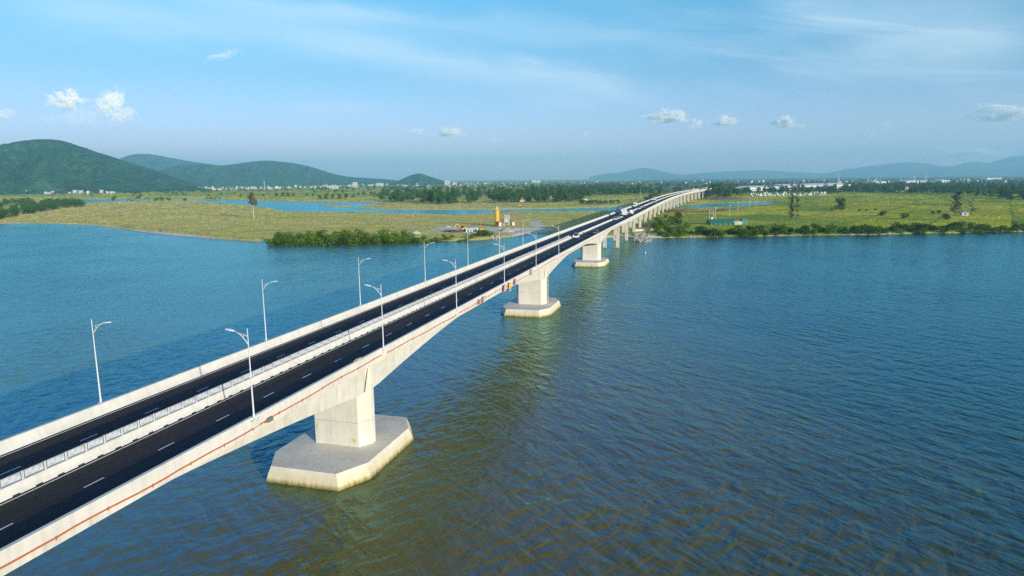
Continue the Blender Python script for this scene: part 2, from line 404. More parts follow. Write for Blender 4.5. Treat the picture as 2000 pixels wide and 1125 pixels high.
# ------------------------------------------------------------------ street lamps
def make_lamp():
    r = empty('street_lamp')
    h = 8.55
    mb = MB(); mb.tube([(0,0,0),(0,0,.5),(0,0,.52),(0,0,h)], [.115,.105,.08,.038], 10); mb.build('pole', M_GALV, r, smooth=True)
    mb = MB(); mb.box((0,0,.02), (.36,.36,.04))
    for a in range(4):
        an = math.pi/4+a*math.pi/2; mb.box((.12*math.cos(an)*1.3,.12*math.sin(an)*1.3,.10), (.03,.16,.16), 0, an+math.pi/2)
    mb.build('base_plate', M_GALV, r)
    mb = MB()
    mb.tube([(0,.05,h-1.45),(0,.22,h-1.2),(0,.45,h-.92),(0,.75,h-.65),(0,1.1,h-.43),(0,1.45,h-.30)], [.05,.045,.042,.04,.036,.034], 8)
    mb.tube([(0,.04,h-.72),(0,.5,h-.58),(0,.85,h-.48),(0,1.1,h-.43)], .026, 6)
    mb.tube([(0,.45,h-.92),(0,.47,h-.60)], .022, 6)
    mb.build('arm', M_GALV, r, smooth=True)
    mb = MB(); rs = []
    for t, w, hh in ((0,.08,.05),(.12,.13,.07),(.45,.17,.085),(.85,.15,.06),(.95,.08,.03)):
        y = 1.38+t; z = h-.32+t*.16
        rs.append([(-w,y,z-.02),(-w*.8,y,z+hh),(w*.8,y,z+hh),(w,y,z-.02),(w*.7,y,z-.05),(-w*.7,y,z-.05)])
    mb.rings(rs); mb.build('lamp_head', M_LAMP, r, fixn=True)
    return r
lamp = make_lamp(); used = False
ordn = ['nearest', 'second nearest', 'third', 'fourth', 'fifth', 'sixth', 'seventh and farthest']
for s, xs, nm in ((-1, RX, 'near'), (1, LX, 'far')):
    for i, x in enumerate(xs):
        o = lamp if not used else copy_tree(lamp); used = True
        o.location = put(x, s*8.80, .79); o.rotation_euler = (0, 0, 0 if s < 0 else math.pi)
        w = ordn[i] if not (nm == 'near' and i == 5) else 'sixth and farthest'
        side = 'near parapet' if nm == 'near' else 'far parapet'
        tag(o, f'grey single-arm street lamp, {w} of the row on the {side}', 'street lamp', 'street lamps along the bridge')

# ------------------------------------------------------------------ navigation boards on the fascia
def nav_board(name, label, x, z, kind, w=1.5, h=1.5):
    r = empty(name, put(x, -8.65, z), 0, label, 'sign', 'navigation boards on the bridge side')
    mb = MB()
    for sx in (-.35,.35): mb.tube([(sx,.03,.2),(sx,-.5,.2)], .035, 6); mb.tube([(sx,.03,-.4),(sx,-.5,-.4)], .035, 6)
    mb.build('bracket', M_GALV, r)
    body = {'red': M_SIGNW, 'yellow': M_YEL, 'grey': M_SIGNW}[kind]; edge = {'red': M_RED, 'yellow': M_YEL, 'grey': M_GREYBOX}[kind]
    mb = MB(); mb.box((0,-.55,0), (w-.2,.05,h-.2)); mb.build('board', body, r)
    mb = MB()
    for sx in (-1,1): mb.box((sx*(w/2-.06),-.55,0), (.12,.10,h))
    for sz in (-1,1): mb.box((0,-.55,sz*(h/2-.06)), (w-.24,.10,.12))
    mb.build('border', edge, r)
    if kind == 'red': mb = MB(); mb.box((-.1,-.58,0), (w*.2,.02,h*.5)); mb.build('symbol_bar', M_RED, r)
    if kind == 'yellow': mb = MB(); mb.box((0,-.5,-h/2-.32), (.5,.35,.16)); mb.build('lantern', M_SIGNW, r)
    return r
nav_board('navigation_board', 'red framed white navigation board before the yellow one on the bridge side', 128.0, .15, 'red', 1.25, 1.35)
nav_board('navigation_board', 'yellow navigation board between two red framed ones under a street lamp', 132.0, .1, 'yellow', 1.2, 1.4)
nav_board('navigation_board', 'red framed white navigation board beyond the yellow one on the bridge side', 136.4, .25, 'red', 1.25, 1.3)
nav_board('navigation_board', 'grey edged white board above the second pier', 150.5, .45, 'grey', 1.0, 1.3)
nav_board('navigation_board', 'red edged board standing by itself at midspan of the second span', 112.4, .2, 'red', .8, 1.0)
nav_board('navigation_board', 'small white board beside the lone red edged one', 114.6, .2, 'grey', .8, 1.2)

# ------------------------------------------------------------------ value noise
_perm = rng.permutation(512)
def vnoise(x, y):
    x = np.asarray(x, float); y = np.asarray(y, float)
    xi = np.floor(x).astype(int); yi = np.floor(y).astype(int); fx = x-xi; fy = y-yi
    fx = fx*fx*(3-2*fx); fy = fy*fy*(3-2*fy)
    h = lambda a, b: _perm[(_perm[a & 255]+b) & 511]/511.0
    return (h(xi,yi)*(1-fx)+h(xi+1,yi)*fx)*(1-fy)+(h(xi,yi+1)*(1-fx)+h(xi+1,yi+1)*fx)*fy
def fbm(x, y, o=4):
    s = 0; a = .5
    for k in range(o): s = s+a*vnoise(x*2**k+17*k, y*2**k+31*k); a *= .5
    return s/(1-.5**o)

# ------------------------------------------------------------------ water and land
W = lambda px, py: gp(px, py, 0.0)
shore = [(3000, 9000), (900, 3000), (560, 1300), (500, 800)]
shore += [W(*q) for q in [(0,437),(60,436.5),(120,437.5),(180,440.5),(230,447),(290,455.5),(350,461.5),(420,467),(470,470.5),(508,472.5),(518,470.5),(526,476),(560,476.2),(620,475.6),(700,474.3),(760,473.2),(830,471),(880,471.3),(930,470),(962,467),(990,464),(1020,460.5),(1045,456)]]
shore += [(447, 45), (441, 22), (436, 2), (430, -9)]
shore += [W(*q) for q in [(1268,465.3),(1300,464.8),(1400,463),(1500,461.6),(1600,460),(1700,458.5),(1800,456.5),(1900,454.6),(2000,452.8)]]
shore += [(620, -520), (900, -1200), (1500, -4000), (3000, -15000)]
LAND = np.array(shore + [(60000, -15000), (60000, 60000), (3000, 60000)])
near = [(100,398.5),(165,397),(250,394.6),(340,392.8),(400,394.6),(440,398.5),(500,404),(532,408),(545,413),(600,415.2),(696,415.8),(740,417),(780,418),(830,419),(858,420),(892,421.2),(937,420.2),(962,416.2),(1060,415.2),(1150,414),(1200,412.5),(1235,409.5),(1300,409),(1335,407.5),(1352,408),(1400,406),(1450,403.8),(1510,399)]
farb = [(1534,396.5),(1500,394.2),(1450,395.8),(1385,398),(1340,401.5),(1300,402.5),(1240,402.5),(1210,404.2),(1130,406.5),(1046,408.6),(960,409.6),(860,409.8),(780,409.6),(720,408.8),(693,407.2),(706,404.2),(752,399.5),(741,397.6),(690,395.6),(612,394.8),(560,393.6),(500,392.4),(420,390.2),(300,390.4),(165,389.4),(100,389)]
RIVER = np.array([W(*q) for q in near+farb])
ISLET = np.array([W(*q) for q in [(620,403.2),(650,402.2),(690,402.6),(684,404.4),(650,405)]])
def sdf(P, poly):
    """signed distance, positive inside"""
    a = poly; b = np.roll(poly, -1, 0); d2 = np.full(len(P), 1e18); ins = np.zeros(len(P), bool)
    for (ax, ay), (bx, by) in zip(a, b):
        ex, ey = bx-ax, by-ay; wx, wy = P[:,0]-ax, P[:,1]-ay
        t = np.clip((wx*ex+wy*ey)/(ex*ex+ey*ey+1e-12), 0, 1)
        d2 = np.minimum(d2, (wx-ex*t)**2+(wy-ey*t)**2)
        cond = (ay > P[:,1]) != (by > P[:,1])
        if abs(ey) > 1e-9: ins ^= cond & (wx < ex*wy/ey)
    d = np.sqrt(d2); return np.where(ins, d, -d)
def land_h(P):
    n = fbm(P[:,0]/23, P[:,1]/23, 4); wob = (n-.5)*7
    s = np.maximum(np.minimum(sdf(P, LAND)+wob*.5, -(sdf(P, RIVER)+wob*1.2)), sdf(P, ISLET)+wob*.3)
    low = np.clip(s/5.0, -1.2, 1)                               # bank
    h = np.where(low > 0, 1.25*low**.8, 2.0*low)
    h += np.clip((s-5)/40, 0, 1)*.75 + np.clip(s/8, 0, 1)*(fbm(P[:,0]/60+5, P[:,1]/60, 3)-.5)*.9
    h += np.clip(s/3, 0, 1)*np.clip(1-s/14, 0, 1)*(vnoise(P[:,0]/2.3, P[:,1]/2.3)-.4)*.8
    return h, s
nr, na = 620, 520
rr = np.exp(np.linspace(math.log(280), math.log(20000), nr)); aa = np.linspace(R(-52), R(88), na)
RRg, AAg = np.meshgrid(rr, aa, indexing='ij')
P = np.stack([RRg.ravel()*np.cos(AAg.ravel()), CAM[1]+RRg.ravel()*np.sin(AAg.ravel())], 1)
h, sd = land_h(P)
idx = np.arange(nr*na).reshape(nr, na)
quads = np.stack([idx[:-1,:-1], idx[1:,:-1], idx[1:,1:], idx[:-1,1:]], -1).reshape(-1, 4)
keep = h[quads].max(1) > -1.3
quads = quads[keep]; used_v = np.unique(quads); remap = np.full(nr*na, -1); remap[used_v] = np.arange(len(used_v))
quads = remap[quads]; Pv = np.column_stack([P, h])[used_v]; sdv = sd[used_v]
me = bpy.data.meshes.new('ground'); me.vertices.add(len(Pv)); me.vertices.foreach_set('co', Pv.ravel())
me.loops.add(len(quads)*4); me.loops.foreach_set('vertex_index', quads.ravel()); me.polygons.add(len(quads))
me.polygons.foreach_set('loop_start', np.arange(0, len(quads)*4, 4)); me.polygons.foreach_set('loop_total', np.full(len(quads), 4))
me.polygons.foreach_set('use_smooth', np.ones(len(quads), bool)); me.update(calc_edges=True)
def zones(Pv, sdv):
    def blob(cx, cy, rx, ry, rot=0):
        c, s = math.cos(rot), math.sin(rot); dx = Pv[:,0]-cx; dy = Pv[:,1]-cy
        u = (dx*c+dy*s)/rx; v = (-dx*s+dy*c)/ry
        return np.clip(1.6-1.6*np.sqrt(u*u+v*v)+(fbm(Pv[:,0]/15, Pv[:,1]/15, 3)-.5)*1.4, 0, 1)
    sand = np.clip(1-(sdv-.5)/3.2, 0, 1)*(.35+.65*vnoise(Pv[:,0]/30+9, Pv[:,1]/30))
    bx = np.exp(-(((Pv[:,0]-405)/60)**2+((Pv[:,1]-330)/90)**2)); sand = np.maximum(sand, bx*np.clip(1-(sdv-2)/7, 0, 1))
    site = np.maximum.reduce([blob(*gp(880,446), 30, 22), blob(*gp(925,449), 36, 20), blob(*gp(985,448), 34, 24), blob(*gp(1030,448), 40, 26), blob(*gp(1050,438), 60, 9, .3)])
    rnear = blob(437, -12, 14, 14)
    soil = np.maximum.reduce([blob(*gp(1310,412), 60, 26, -.3), blob(*gp(1400,411), 90, 16, -.5), blob(*gp(1345,400), 30, 40), blob(*gp(1400,388), 110, 60), blob(*gp(1250,440), 40, 16)])
    cem = blob(*gp(1535,381), 60, 130, .4)
    tan_ = np.clip((Pv[:,1]+10)/60, 0, 1)*np.clip((1500-Pv[:,0])/600, 0, 1)
    tan_ = tan_*(.72+.6*fbm(Pv[:,0]/70, Pv[:,1]/110, 3))
    tan_ = np.maximum(tan_, .75*soil)
    wood = np.clip((np.hypot(Pv[:,0], Pv[:,1]-CAM[1])-1350)/700, 0, 1)*np.clip((800-Pv[:,1])/300, 0, 1)
    return np.maximum.reduce([sand, site, .9*rnear, .7*cem]), tan_, soil, wood
Z_ = zones(Pv, sdv)
for nm, arr in zip(('sand','tan','soil','wood'), Z_):
    at = me.attributes.new(nm, 'FLOAT', 'POINT'); at.data.foreach_set('value', np.clip(arr, 0, 1))
ground = bpy.data.objects.new('ground', me); COL.objects.link(ground); tag(ground, kind='structure')

M_GR = bpy.data.materials.new('meadow'); M_GR.use_nodes = True
nt = M_GR.node_tree; N = nt.nodes; L = nt.links; b = N['Principled BSDF']; b.inputs['Roughness'].default_value = .95; b.inputs['Specular IOR Level'].default_value = .1
g = N.new('ShaderNodeNewGeometry')
def noise(scale, detail=5, vec=None, mscale=None, rot=None, rough=.5, dist=0):
    n = N.new('ShaderNodeTexNoise'); n.inputs['Scale'].default_value = scale; n.inputs['Detail'].default_value = detail; n.inputs['Roughness'].default_value = rough; n.inputs['Distortion'].default_value = dist
    v = vec or g.outputs['Position']
    if mscale:
        if rot: m0 = N.new('ShaderNodeMapping'); m0.inputs['Rotation'].default_value = (0,0,rot); L.new(v, m0.inputs['Vector']); v = m0.outputs['Vector']
        mp = N.new('ShaderNodeMapping'); mp.inputs['Scale'].default_value = mscale
        L.new(v, mp.inputs['Vector']); v = mp.outputs['Vector']
    L.new(v, n.inputs['Vector']); return n.outputs['Fac']
def mixc(fac, a, bb, blend='MIX'):
    mx = N.new('ShaderNodeMix'); mx.data_type = 'RGBA'; mx.blend_type = blend
    for k, val in (('Factor', fac), ('A', a), ('B', bb)):
        if isinstance(val, bpy.types.NodeSocket): L.new(val, mx.inputs[k])
        elif isinstance(val, tuple): mx.inputs[k].default_value = (*val, 1)
        else: mx.inputs[k].default_value = val
    return mx.outputs['Result']
def math2(op, a, bb=None, c=None, clamp=False):
    mt = N.new('ShaderNodeMath'); mt.operation = op; mt.use_clamp = clamp
    for i, val in enumerate((a, bb, c)):
        if val is None: continue
        if isinstance(val, bpy.types.NodeSocket): L.new(val, mt.inputs[i])
        else: mt.inputs[i].default_value = val
    return mt.outputs[0]
def attr(nm):
    a = N.new('ShaderNodeAttribute'); a.attribute_name = nm; return a.outputs['Fac']
def cramp(fac, els):
    cr = ramp(N, els); L.new(fac, cr.inputs['Fac']); return cr.outputs['Color']
big = noise(.012, 5, mscale=(1,.55,1), rot=.3); mid = noise(.07, 6, mscale=(1,.5,1)); fine = noise(.6, 5); tuft = noise(.25, 4, rough=.7)
green = cramp(mid, [(.3,(.27,.35,.030)), (.5,(.42,.48,.040)), (.7,(.52,.53,.07))])
tanc = cramp(mid, [(.3,(.50,.46,.11)), (.5,(.62,.53,.16)), (.72,(.70,.58,.21))])
tf = math2('MULTIPLY_ADD', big, 3.4, -1.62); tf = math2('ADD', tf, attr('tan'), clamp=True)
c = mixc(tf, green, tanc)
c = mixc(cramp(tuft, [(.60,(0,0,0)), (.70,(.35,.35,.35))]), c, (.09,.12,.03))
# paddies: dykes and plots laid out on a skewed grid
mp = N.new('ShaderNodeMapping'); mp.inputs['Rotation'].default_value = (0,0,.52); mp.inputs['Scale'].default_value = (1/170, 1/110, 1); L.new(g.outputs['Position'], mp.inputs['Vector'])
br = N.new('ShaderNodeTexBrick'); br.inputs['Scale'].default_value = 1; br.inputs['Mortar Size'].default_value = .012; br.inputs['Mortar Smooth'].default_value = .3
br.inputs['Color1'].default_value = (.50,.68,.58,1); br.inputs['Color2'].default_value = (1.28,1.08,.86,1); br.inputs['Mortar'].default_value = (.58,.62,.5,1); br.inputs['Brick Width'].default_value = .62; br.inputs['Row Height'].default_value = .42
wv = N.new('ShaderNodeVectorMath'); wv.operation = 'MULTIPLY_ADD'; wv.inputs[1].default_value = (.05,.05,0); nn = N.new('ShaderNodeTexNoise'); nn.inputs['Scale'].default_value = 3
L.new(mp.outputs['Vector'], nn.inputs['Vector']); L.new(nn.outputs['Color'], wv.inputs[0]); L.new(mp.outputs['Vector'], wv.inputs[2]); L.new(wv.outputs['Vector'], br.inputs['Vector'])
c = mixc(math2('SUBTRACT', .9, math2('MULTIPLY', attr('tan'), 2.2), clamp=True), c, br.outputs['Color'], 'MULTIPLY')
c = mixc(attr('soil'), c, cramp(mid, [(.35,(.20,.135,.07)), (.65,(.30,.22,.12))]))
c = mixc(math2('MULTIPLY', attr('wood'), cramp(big, [(.42,(0,0,0)), (.55,(1,1,1))]), clamp=True), c, (.028,.055,.018))
sf = math2('MULTIPLY_ADD', fine, 1.2, -.6); sf = math2('ADD', sf, attr('sand')); sf = cramp(sf, [(.42,(0,0,0)), (.62,(1,1,1))])
c = mixc(sf, c, cramp(fine, [(.3,(.62,.55,.42)), (.7,(.80,.73,.58))]))
sx = N.new('ShaderNodeSeparateXYZ'); L.new(g.outputs['Position'], sx.inputs['Vector'])
wet = N.new('ShaderNodeMapRange'); wet.inputs['From Min'].default_value = .35; wet.inputs['From Max'].default_value = -.1; L.new(sx.outputs['Z'], wet.inputs['Value'])
c = mixc(wet.outputs['Result'], c, (.10,.085,.055))
L.new(c, b.inputs['Base Color'])
bp = N.new('ShaderNodeBump'); bp.inputs['Distance'].default_value = .5; bp.inputs['Strength'].default_value = .7
L.new(math2('ADD', noise(.9, 5, rough=.7), mid), bp.inputs['Height']); L.new(bp.outputs['Normal'], b.inputs['Normal'])
me.materials.append(M_GR)

# standing grass on the meadows
ng = 150000; qx = rng.uniform(-160, 2160, ng); qy = 371+(480-371)*rng.random(ng)
d = fwd[None]*F+rt[None]*(qx-1000)[:,None]+upv[None]*(562.5-qy)[:,None]; t_ = (1.9-CAM[2])/d[:,2]
Pg = np.stack([d[:,0]*t_, CAM[1]+d[:,1]*t_], 1); hg, sg = land_h(Pg); Zg = zones(Pg, sg)
ok = (hg > .7) & (Zg[0] < .45) & (t_ > 0) & (np.hypot(Pg[:,0], Pg[:,1]) < 2600)
Pg = Pg[ok]; hg = hg[ok]; Zg = [q[ok] for q in Zg]; n_g = len(Pg); rg = np.hypot(Pg[:,0], Pg[:,1])
sz = .5*np.maximum(1, rg/480)*rng.uniform(.5,1.2,n_g)*(.8+.4*vnoise(Pg[:,0]/18, Pg[:,1]/18)); an = rng.uniform(0, math.pi, n_g); ca_, sa_ = np.cos(an), np.sin(an)
wv_ = sz*1.9; ln_ = rng.normal(0, .35, (n_g,2))*sz[:,None]; b0 = np.column_stack([Pg, hg-.1]); ex = np.column_stack([ca_*wv_, sa_*wv_, 0*sz]); tp = np.column_stack([ln_, sz*.42])
V = np.stack([b0-ex, b0+ex, b0+ex*.7+tp, b0-ex*.7+tp], 1).reshape(-1,3)
mb = MB(); mb.add(V, (np.arange(n_g)[:,None]*4+np.arange(4)).tolist())
M_GB = M_GR.copy(); M_GB.name = 'grass_blades'; t2 = M_GB.node_tree; pb = t2.nodes['Principled BSDF']; src_ = pb.inputs['Base Color'].links[0].from_socket
for l in list(pb.inputs['Normal'].links): t2.links.remove(l)
tr = t2.nodes.new('ShaderNodeBsdfTranslucent'); t2.links.new(src_, tr.inputs['Color']); mx_ = t2.nodes.new('ShaderNodeMixShader'); mx_.inputs[0].default_value = .5
t2.links.new(pb.outputs[0], mx_.inputs[1]); t2.links.new(tr.outputs[0], mx_.inputs[2]); t2.links.new(mx_.outputs[0], t2.nodes['Material Output'].inputs['Surface'])
go = mb.build('meadow_grass', M_GB); tag(go, 'rough meadow grass standing on the river flats', 'grass', kind='stuff')
for nm, arr in zip(('sand','tan','soil','wood'), Zg):
    at = go.data.attributes.new(nm, 'FLOAT', 'POINT'); at.data.foreach_set('value', np.repeat(np.clip(arr, 0, 1), 4)*(.2 if nm == 'sand' else 1))

# water: one sheet out to the horizon
M_WA = bpy.data.materials.new('river_water'); M_WA.use_nodes = True
nt = M_WA.node_tree; N = nt.nodes; L = nt.links; b = N['Principled BSDF']
b.inputs['Roughness'].default_value = .14; b.inputs['IOR'].default_value = 1.333; b.inputs['Specular IOR Level'].default_value = .5
g = N.new('ShaderNodeNewGeometry')
def wave(lam, ang, dist, det, dscale, prof='SIN'):
    mp = N.new('ShaderNodeMapping'); mp.inputs['Rotation'].default_value = (0,0,ang); L.new(g.outputs['Position'], mp.inputs['Vector'])
    w = N.new('ShaderNodeTexWave'); w.wave_type = 'BANDS'; w.bands_direction = 'X'; w.wave_profile = prof
    w.inputs['Scale'].default_value = 2*math.pi/lam/20; w.inputs['Distortion'].default_value = dist; w.inputs['Detail'].default_value = det; w.inputs['Detail Scale'].default_value = dscale; w.inputs['Detail Roughness'].default_value = .6
    L.new(mp.outputs['Vector'], w.inputs['Vector']); return w.outputs['Fac']
patch1 = noise(.045, 3); patch2 = noise(.03, 3, mscale=(1,1,1), rot=1.0)
n_s = noise(3.2, 5, mscale=(1,.5,1), rot=.75, rough=.65); n_s2 = noise(2.4, 4, mscale=(1,.45,1), rot=-.9, rough=.6)
n_m = noise(.46, 2, mscale=(1,.38,1), rot=.72, rough=.5, dist=.45); n_m2 = noise(.55, 2, mscale=(1,.42,1), rot=-.95, rough=.5, dist=.45)
wind = cramp(noise(.022, 4, rough=.6, dist=.6), [(.32,(.7,.7,.7)), (.62,(1.15,1.15,1.15))]); n_l = noise(.2, 3, mscale=(1,.4,1), rot=.6, dist=.5)
pm_ = cramp(noise(.018, 3), [(.40,(0,0,0)), (.60,(1,1,1))])
hh = math2('MULTIPLY', n_m, math2('MULTIPLY_ADD', pm_, -.75, 1.55))
hh = math2('ADD', hh, math2('MULTIPLY', n_m2, math2('MULTIPLY_ADD', pm_, .85, .45))); hh = math2('MULTIPLY', hh, wind)
hh = math2('ADD', hh, math2('MULTIPLY', math2('ADD', n_s, n_s2), .10)); hh = math2('ADD', hh, math2('MULTIPLY', n_l, .7))
bp = N.new('ShaderNodeBump'); bp.inputs['Distance'].default_value = .36; bp.inputs['Strength'].default_value = 1.0
L.new(hh, bp.inputs['Height'])
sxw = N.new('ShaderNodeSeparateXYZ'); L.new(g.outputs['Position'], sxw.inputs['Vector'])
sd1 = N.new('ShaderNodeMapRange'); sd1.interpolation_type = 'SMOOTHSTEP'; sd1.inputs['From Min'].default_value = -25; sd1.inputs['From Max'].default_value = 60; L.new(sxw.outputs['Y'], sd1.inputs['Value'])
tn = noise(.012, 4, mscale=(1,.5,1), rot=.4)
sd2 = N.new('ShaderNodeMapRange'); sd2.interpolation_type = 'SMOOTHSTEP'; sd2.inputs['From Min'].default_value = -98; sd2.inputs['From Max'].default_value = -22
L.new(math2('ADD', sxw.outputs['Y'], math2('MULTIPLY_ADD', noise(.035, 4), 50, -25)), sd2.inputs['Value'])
silt_and_reflection = mixc(sd2.outputs['Result'], cramp(tn, [(.3,(.012,.032,.010)), (.7,(.028,.048,.012))]), cramp(tn, [(.3,(.105,.088,.018)), (.7,(.160,.128,.026))]))  # brown towards the bridge: silt plus painted reflection of the sunlit girder and piers
silt_and_reflection = mixc(sd1.outputs['Result'], silt_and_reflection, cramp(tn, [(.3,(.12,.20,.10)), (.7,(.145,.215,.10))]))
# turbid body, tinted with the bridge's reflection, plus a Fresnel surface reflection
N.remove(b); df = N.new('ShaderNodeBsdfDiffuse'); L.new(silt_and_reflection, df.inputs['Color']); L.new(bp.outputs['Normal'], df.inputs['Normal'])
gl = N.new('ShaderNodeBsdfGlossy'); gl.inputs['Color'].default_value = (.46, .93, .97, 1); gl.inputs['Roughness'].default_value = .13; L.new(bp.outputs['Normal'], gl.inputs['Normal'])
fr = N.new('ShaderNodeFresnel'); fr.inputs['IOR'].default_value = 1.46; L.new(bp.outputs['Normal'], fr.inputs['Normal'])
ms = N.new('ShaderNodeMixShader'); L.new(fr.outputs[0], ms.inputs[0]); L.new(df.outputs[0], ms.inputs[1]); L.new(gl.outputs[0], ms.inputs[2]); L.new(ms.outputs[0], N['Material Output'].inputs['Surface'])
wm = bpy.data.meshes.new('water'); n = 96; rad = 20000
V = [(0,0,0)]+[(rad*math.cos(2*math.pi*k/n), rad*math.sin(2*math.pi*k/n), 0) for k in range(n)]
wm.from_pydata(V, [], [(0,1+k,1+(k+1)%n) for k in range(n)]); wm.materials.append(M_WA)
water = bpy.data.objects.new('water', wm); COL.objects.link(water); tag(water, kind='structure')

# ------------------------------------------------------------------ hills
def hillmat(name, a, b_, c_=None):
    M = bpy.data.materials.new(name); M.use_nodes = True
    global N, L, g
    N = M.node_tree.nodes; L = M.node_tree.links; b = N['Principled BSDF']; b.inputs['Roughness'].default_value = .95; b.inputs['Specular IOR Level'].default_value = .05
    g = N.new('ShaderNodeNewGeometry')
    n1 = noise(.012, 8, rough=.7); n2 = noise(.05, 4, rough=.75)
    c = cramp(n1, [(.35, a), (.65, b_)])
    c = mixc(1.0, c, cramp(n2, [(.35,(.35,.42,.4)), (.65,(1.5,1.4,1.3))]), 'MULTIPLY')
    if c_: c = mixc(cramp(noise(.006, 6, rough=.6), [(.62,(0,0,0)), (.70,(1,1,1))]), c, c_)
    L.new(c, b.inputs['Base Color'])
    bp = N.new('ShaderNodeBump'); bp.inputs['Distance'].default_value = 14; bp.inputs['Strength'].default_value = 1
    L.new(n2, bp.inputs['Height']); L.new(bp.outputs['Normal'], b.inputs['Normal'])
    return M
M_HILL = hillmat('hill_forest', (.020,.088,.034), (.060,.175,.060), (.10,.18,.08))
M_MTN = hillmat('mountain_forest', (.045,.075,.03), (.075,.11,.04))
def hill(name, ridge, r, depth, label, m, seed=0, rough=1.0, nu=240, nv=70):
    ridge = np.array(ridge, float); px = np.linspace(ridge[0,0], ridge[-1,0], nu)
    k = cubic(ridge[:,0], ridge[:,1]); py = np.array([k(q) for q in px])
    az = []; ht = []
    for a, b in zip(px, py):
        d = ray(a, b); hz = math.hypot(d[0], d[1]); az.append(math.atan2(d[1], d[0])); ht.append(max(0, CAM[2]+d[2]/hz*r))
    az = np.array(az); ht = np.array(ht); v = np.linspace(-1, 1, nv)
    U, Vv = np.meshgrid(np.arange(nu), v, indexing='ij')
    rad = r+Vv*depth*(0.9+.2*vnoise(U/30+seed, 0*U)) + 0.06*depth*(vnoise(U/12+seed, Vv*2)-.5)
    prof = np.clip(1-np.abs(Vv)**1.25, 0, 1)
    gul = fbm(U/11+seed, Vv*2.6+seed, 5)-.5
    Z = ht[:,None]*(prof+gul*.75*(1-prof)*prof*3.4*rough) + (fbm(U*1.2+seed, Vv*30, 3)-.5)*ht.max()*.034
    Z += ht[:,None]*.34*rough*(fbm(U/9+seed*2, Vv*5+seed, 4)-.5)*np.clip(prof*1.6, 0, 1)*np.clip((np.abs(Vv)-.04)*5, 0, 1)
    Z = np.minimum(Z, ht[:,None]*rad/r*1.0+2); Z[:,0] = -3; Z[:,-1] = -3; Z[0,:] = -3; Z[-1,:] = -3
    X = CAM[0]+rad*np.cos(az)[:,None]; Y = CAM[1]+rad*np.sin(az)[:,None]
    idx = np.arange(nu*nv).reshape(nu, nv)
    q = np.stack([idx[:-1,:-1], idx[:-1,1:], idx[1:,1:], idx[1:,:-1]], -1).reshape(-1, 4)
    me = bpy.data.meshes.new(name); me.from_pydata(np.stack([X,Y,Z], -1).reshape(-1,3).tolist(), [], q.tolist()); me.materials.append(m)
    me.polygons.foreach_set('use_smooth', np.ones(len(me.polygons), bool)); me.update()
    o = bpy.data.objects.new(name, me); COL.objects.link(o); return tag(o, label, 'hill' if 'hill' in name else 'mountain', kind='structure')
hill('hill', [(-420,372),(-250,318),(-120,300),(0,282),(30,277),(75,272.5),(130,277),(165,288),(200,300),(235,311),(270,322),(300,332),(340,346),(390,362),(420,369)], 4200, 1250, 'broad green forested hill with a rounded top above the fields', M_HILL, 3)
hill('hill', [(170,352),(205,326),(235,309),(270,300.5),(310,303.5),(360,313),(420,322),(470,330),(540,345),(600,358)], 9800, 1700, 'bluish hill shoulder behind the big forested hill', M_HILL, 11)
hill('hill', [(250,362),(300,338),(350,323),(400,321),(440,322.5),(470,319),(510,314),(550,316),(600,324),(640,336),(680,345),(720,348),(760,351),(800,356)], 7000, 1500, 'long low blue green hill tapering down towards the town', M_HILL, 23)
hill('hill', [(762,359),(780,352),(800,343),(812,339.5),(822,339),(835,343),(850,348),(866,353),(885,358)], 5000, 330, 'small isolated conical wooded hill beyond the plain', M_HILL, 31, nu=120, nv=40)
hill('mountain', [(1150,346),(1185,339),(1215,335.5),(1240,330),(1255,328),(1275,330),(1300,336),(1330,341),(1370,346)], 17000, 1500, 'lone pale blue hill on the horizon near the bridge end', M_MTN, 41, nu=140, nv=40)
hill('mountain', [(1240,345),(1330,341),(1400,336),(1450,333),(1520,334),(1580,337),(1650,339),(1720,343)], 18800, 1000, 'very faint long ridge on the horizon', M_MTN, 47, nu=140, nv=40)
hill('mountain', [(1600,342),(1640,333),(1690,325),(1740,320),(1785,317),(1825,322),(1850,326),(1880,319),(1900,316),(1930,318),(1960,310),(2000,303),(2080,298),(2200,306),(2350,326),(2450,336)], 18300, 1500, 'highest pale blue mountain range on the horizon', M_MTN, 53)
hill('mountain', [(1740,343),(1790,336),(1820,329),(1852,325),(1885,330),(1930,331),(1980,327),(2050,324),(2150,330),(2300,338)], 16300, 1300, 'lower blue ridge before the highest mountain range', M_MTN, 61)

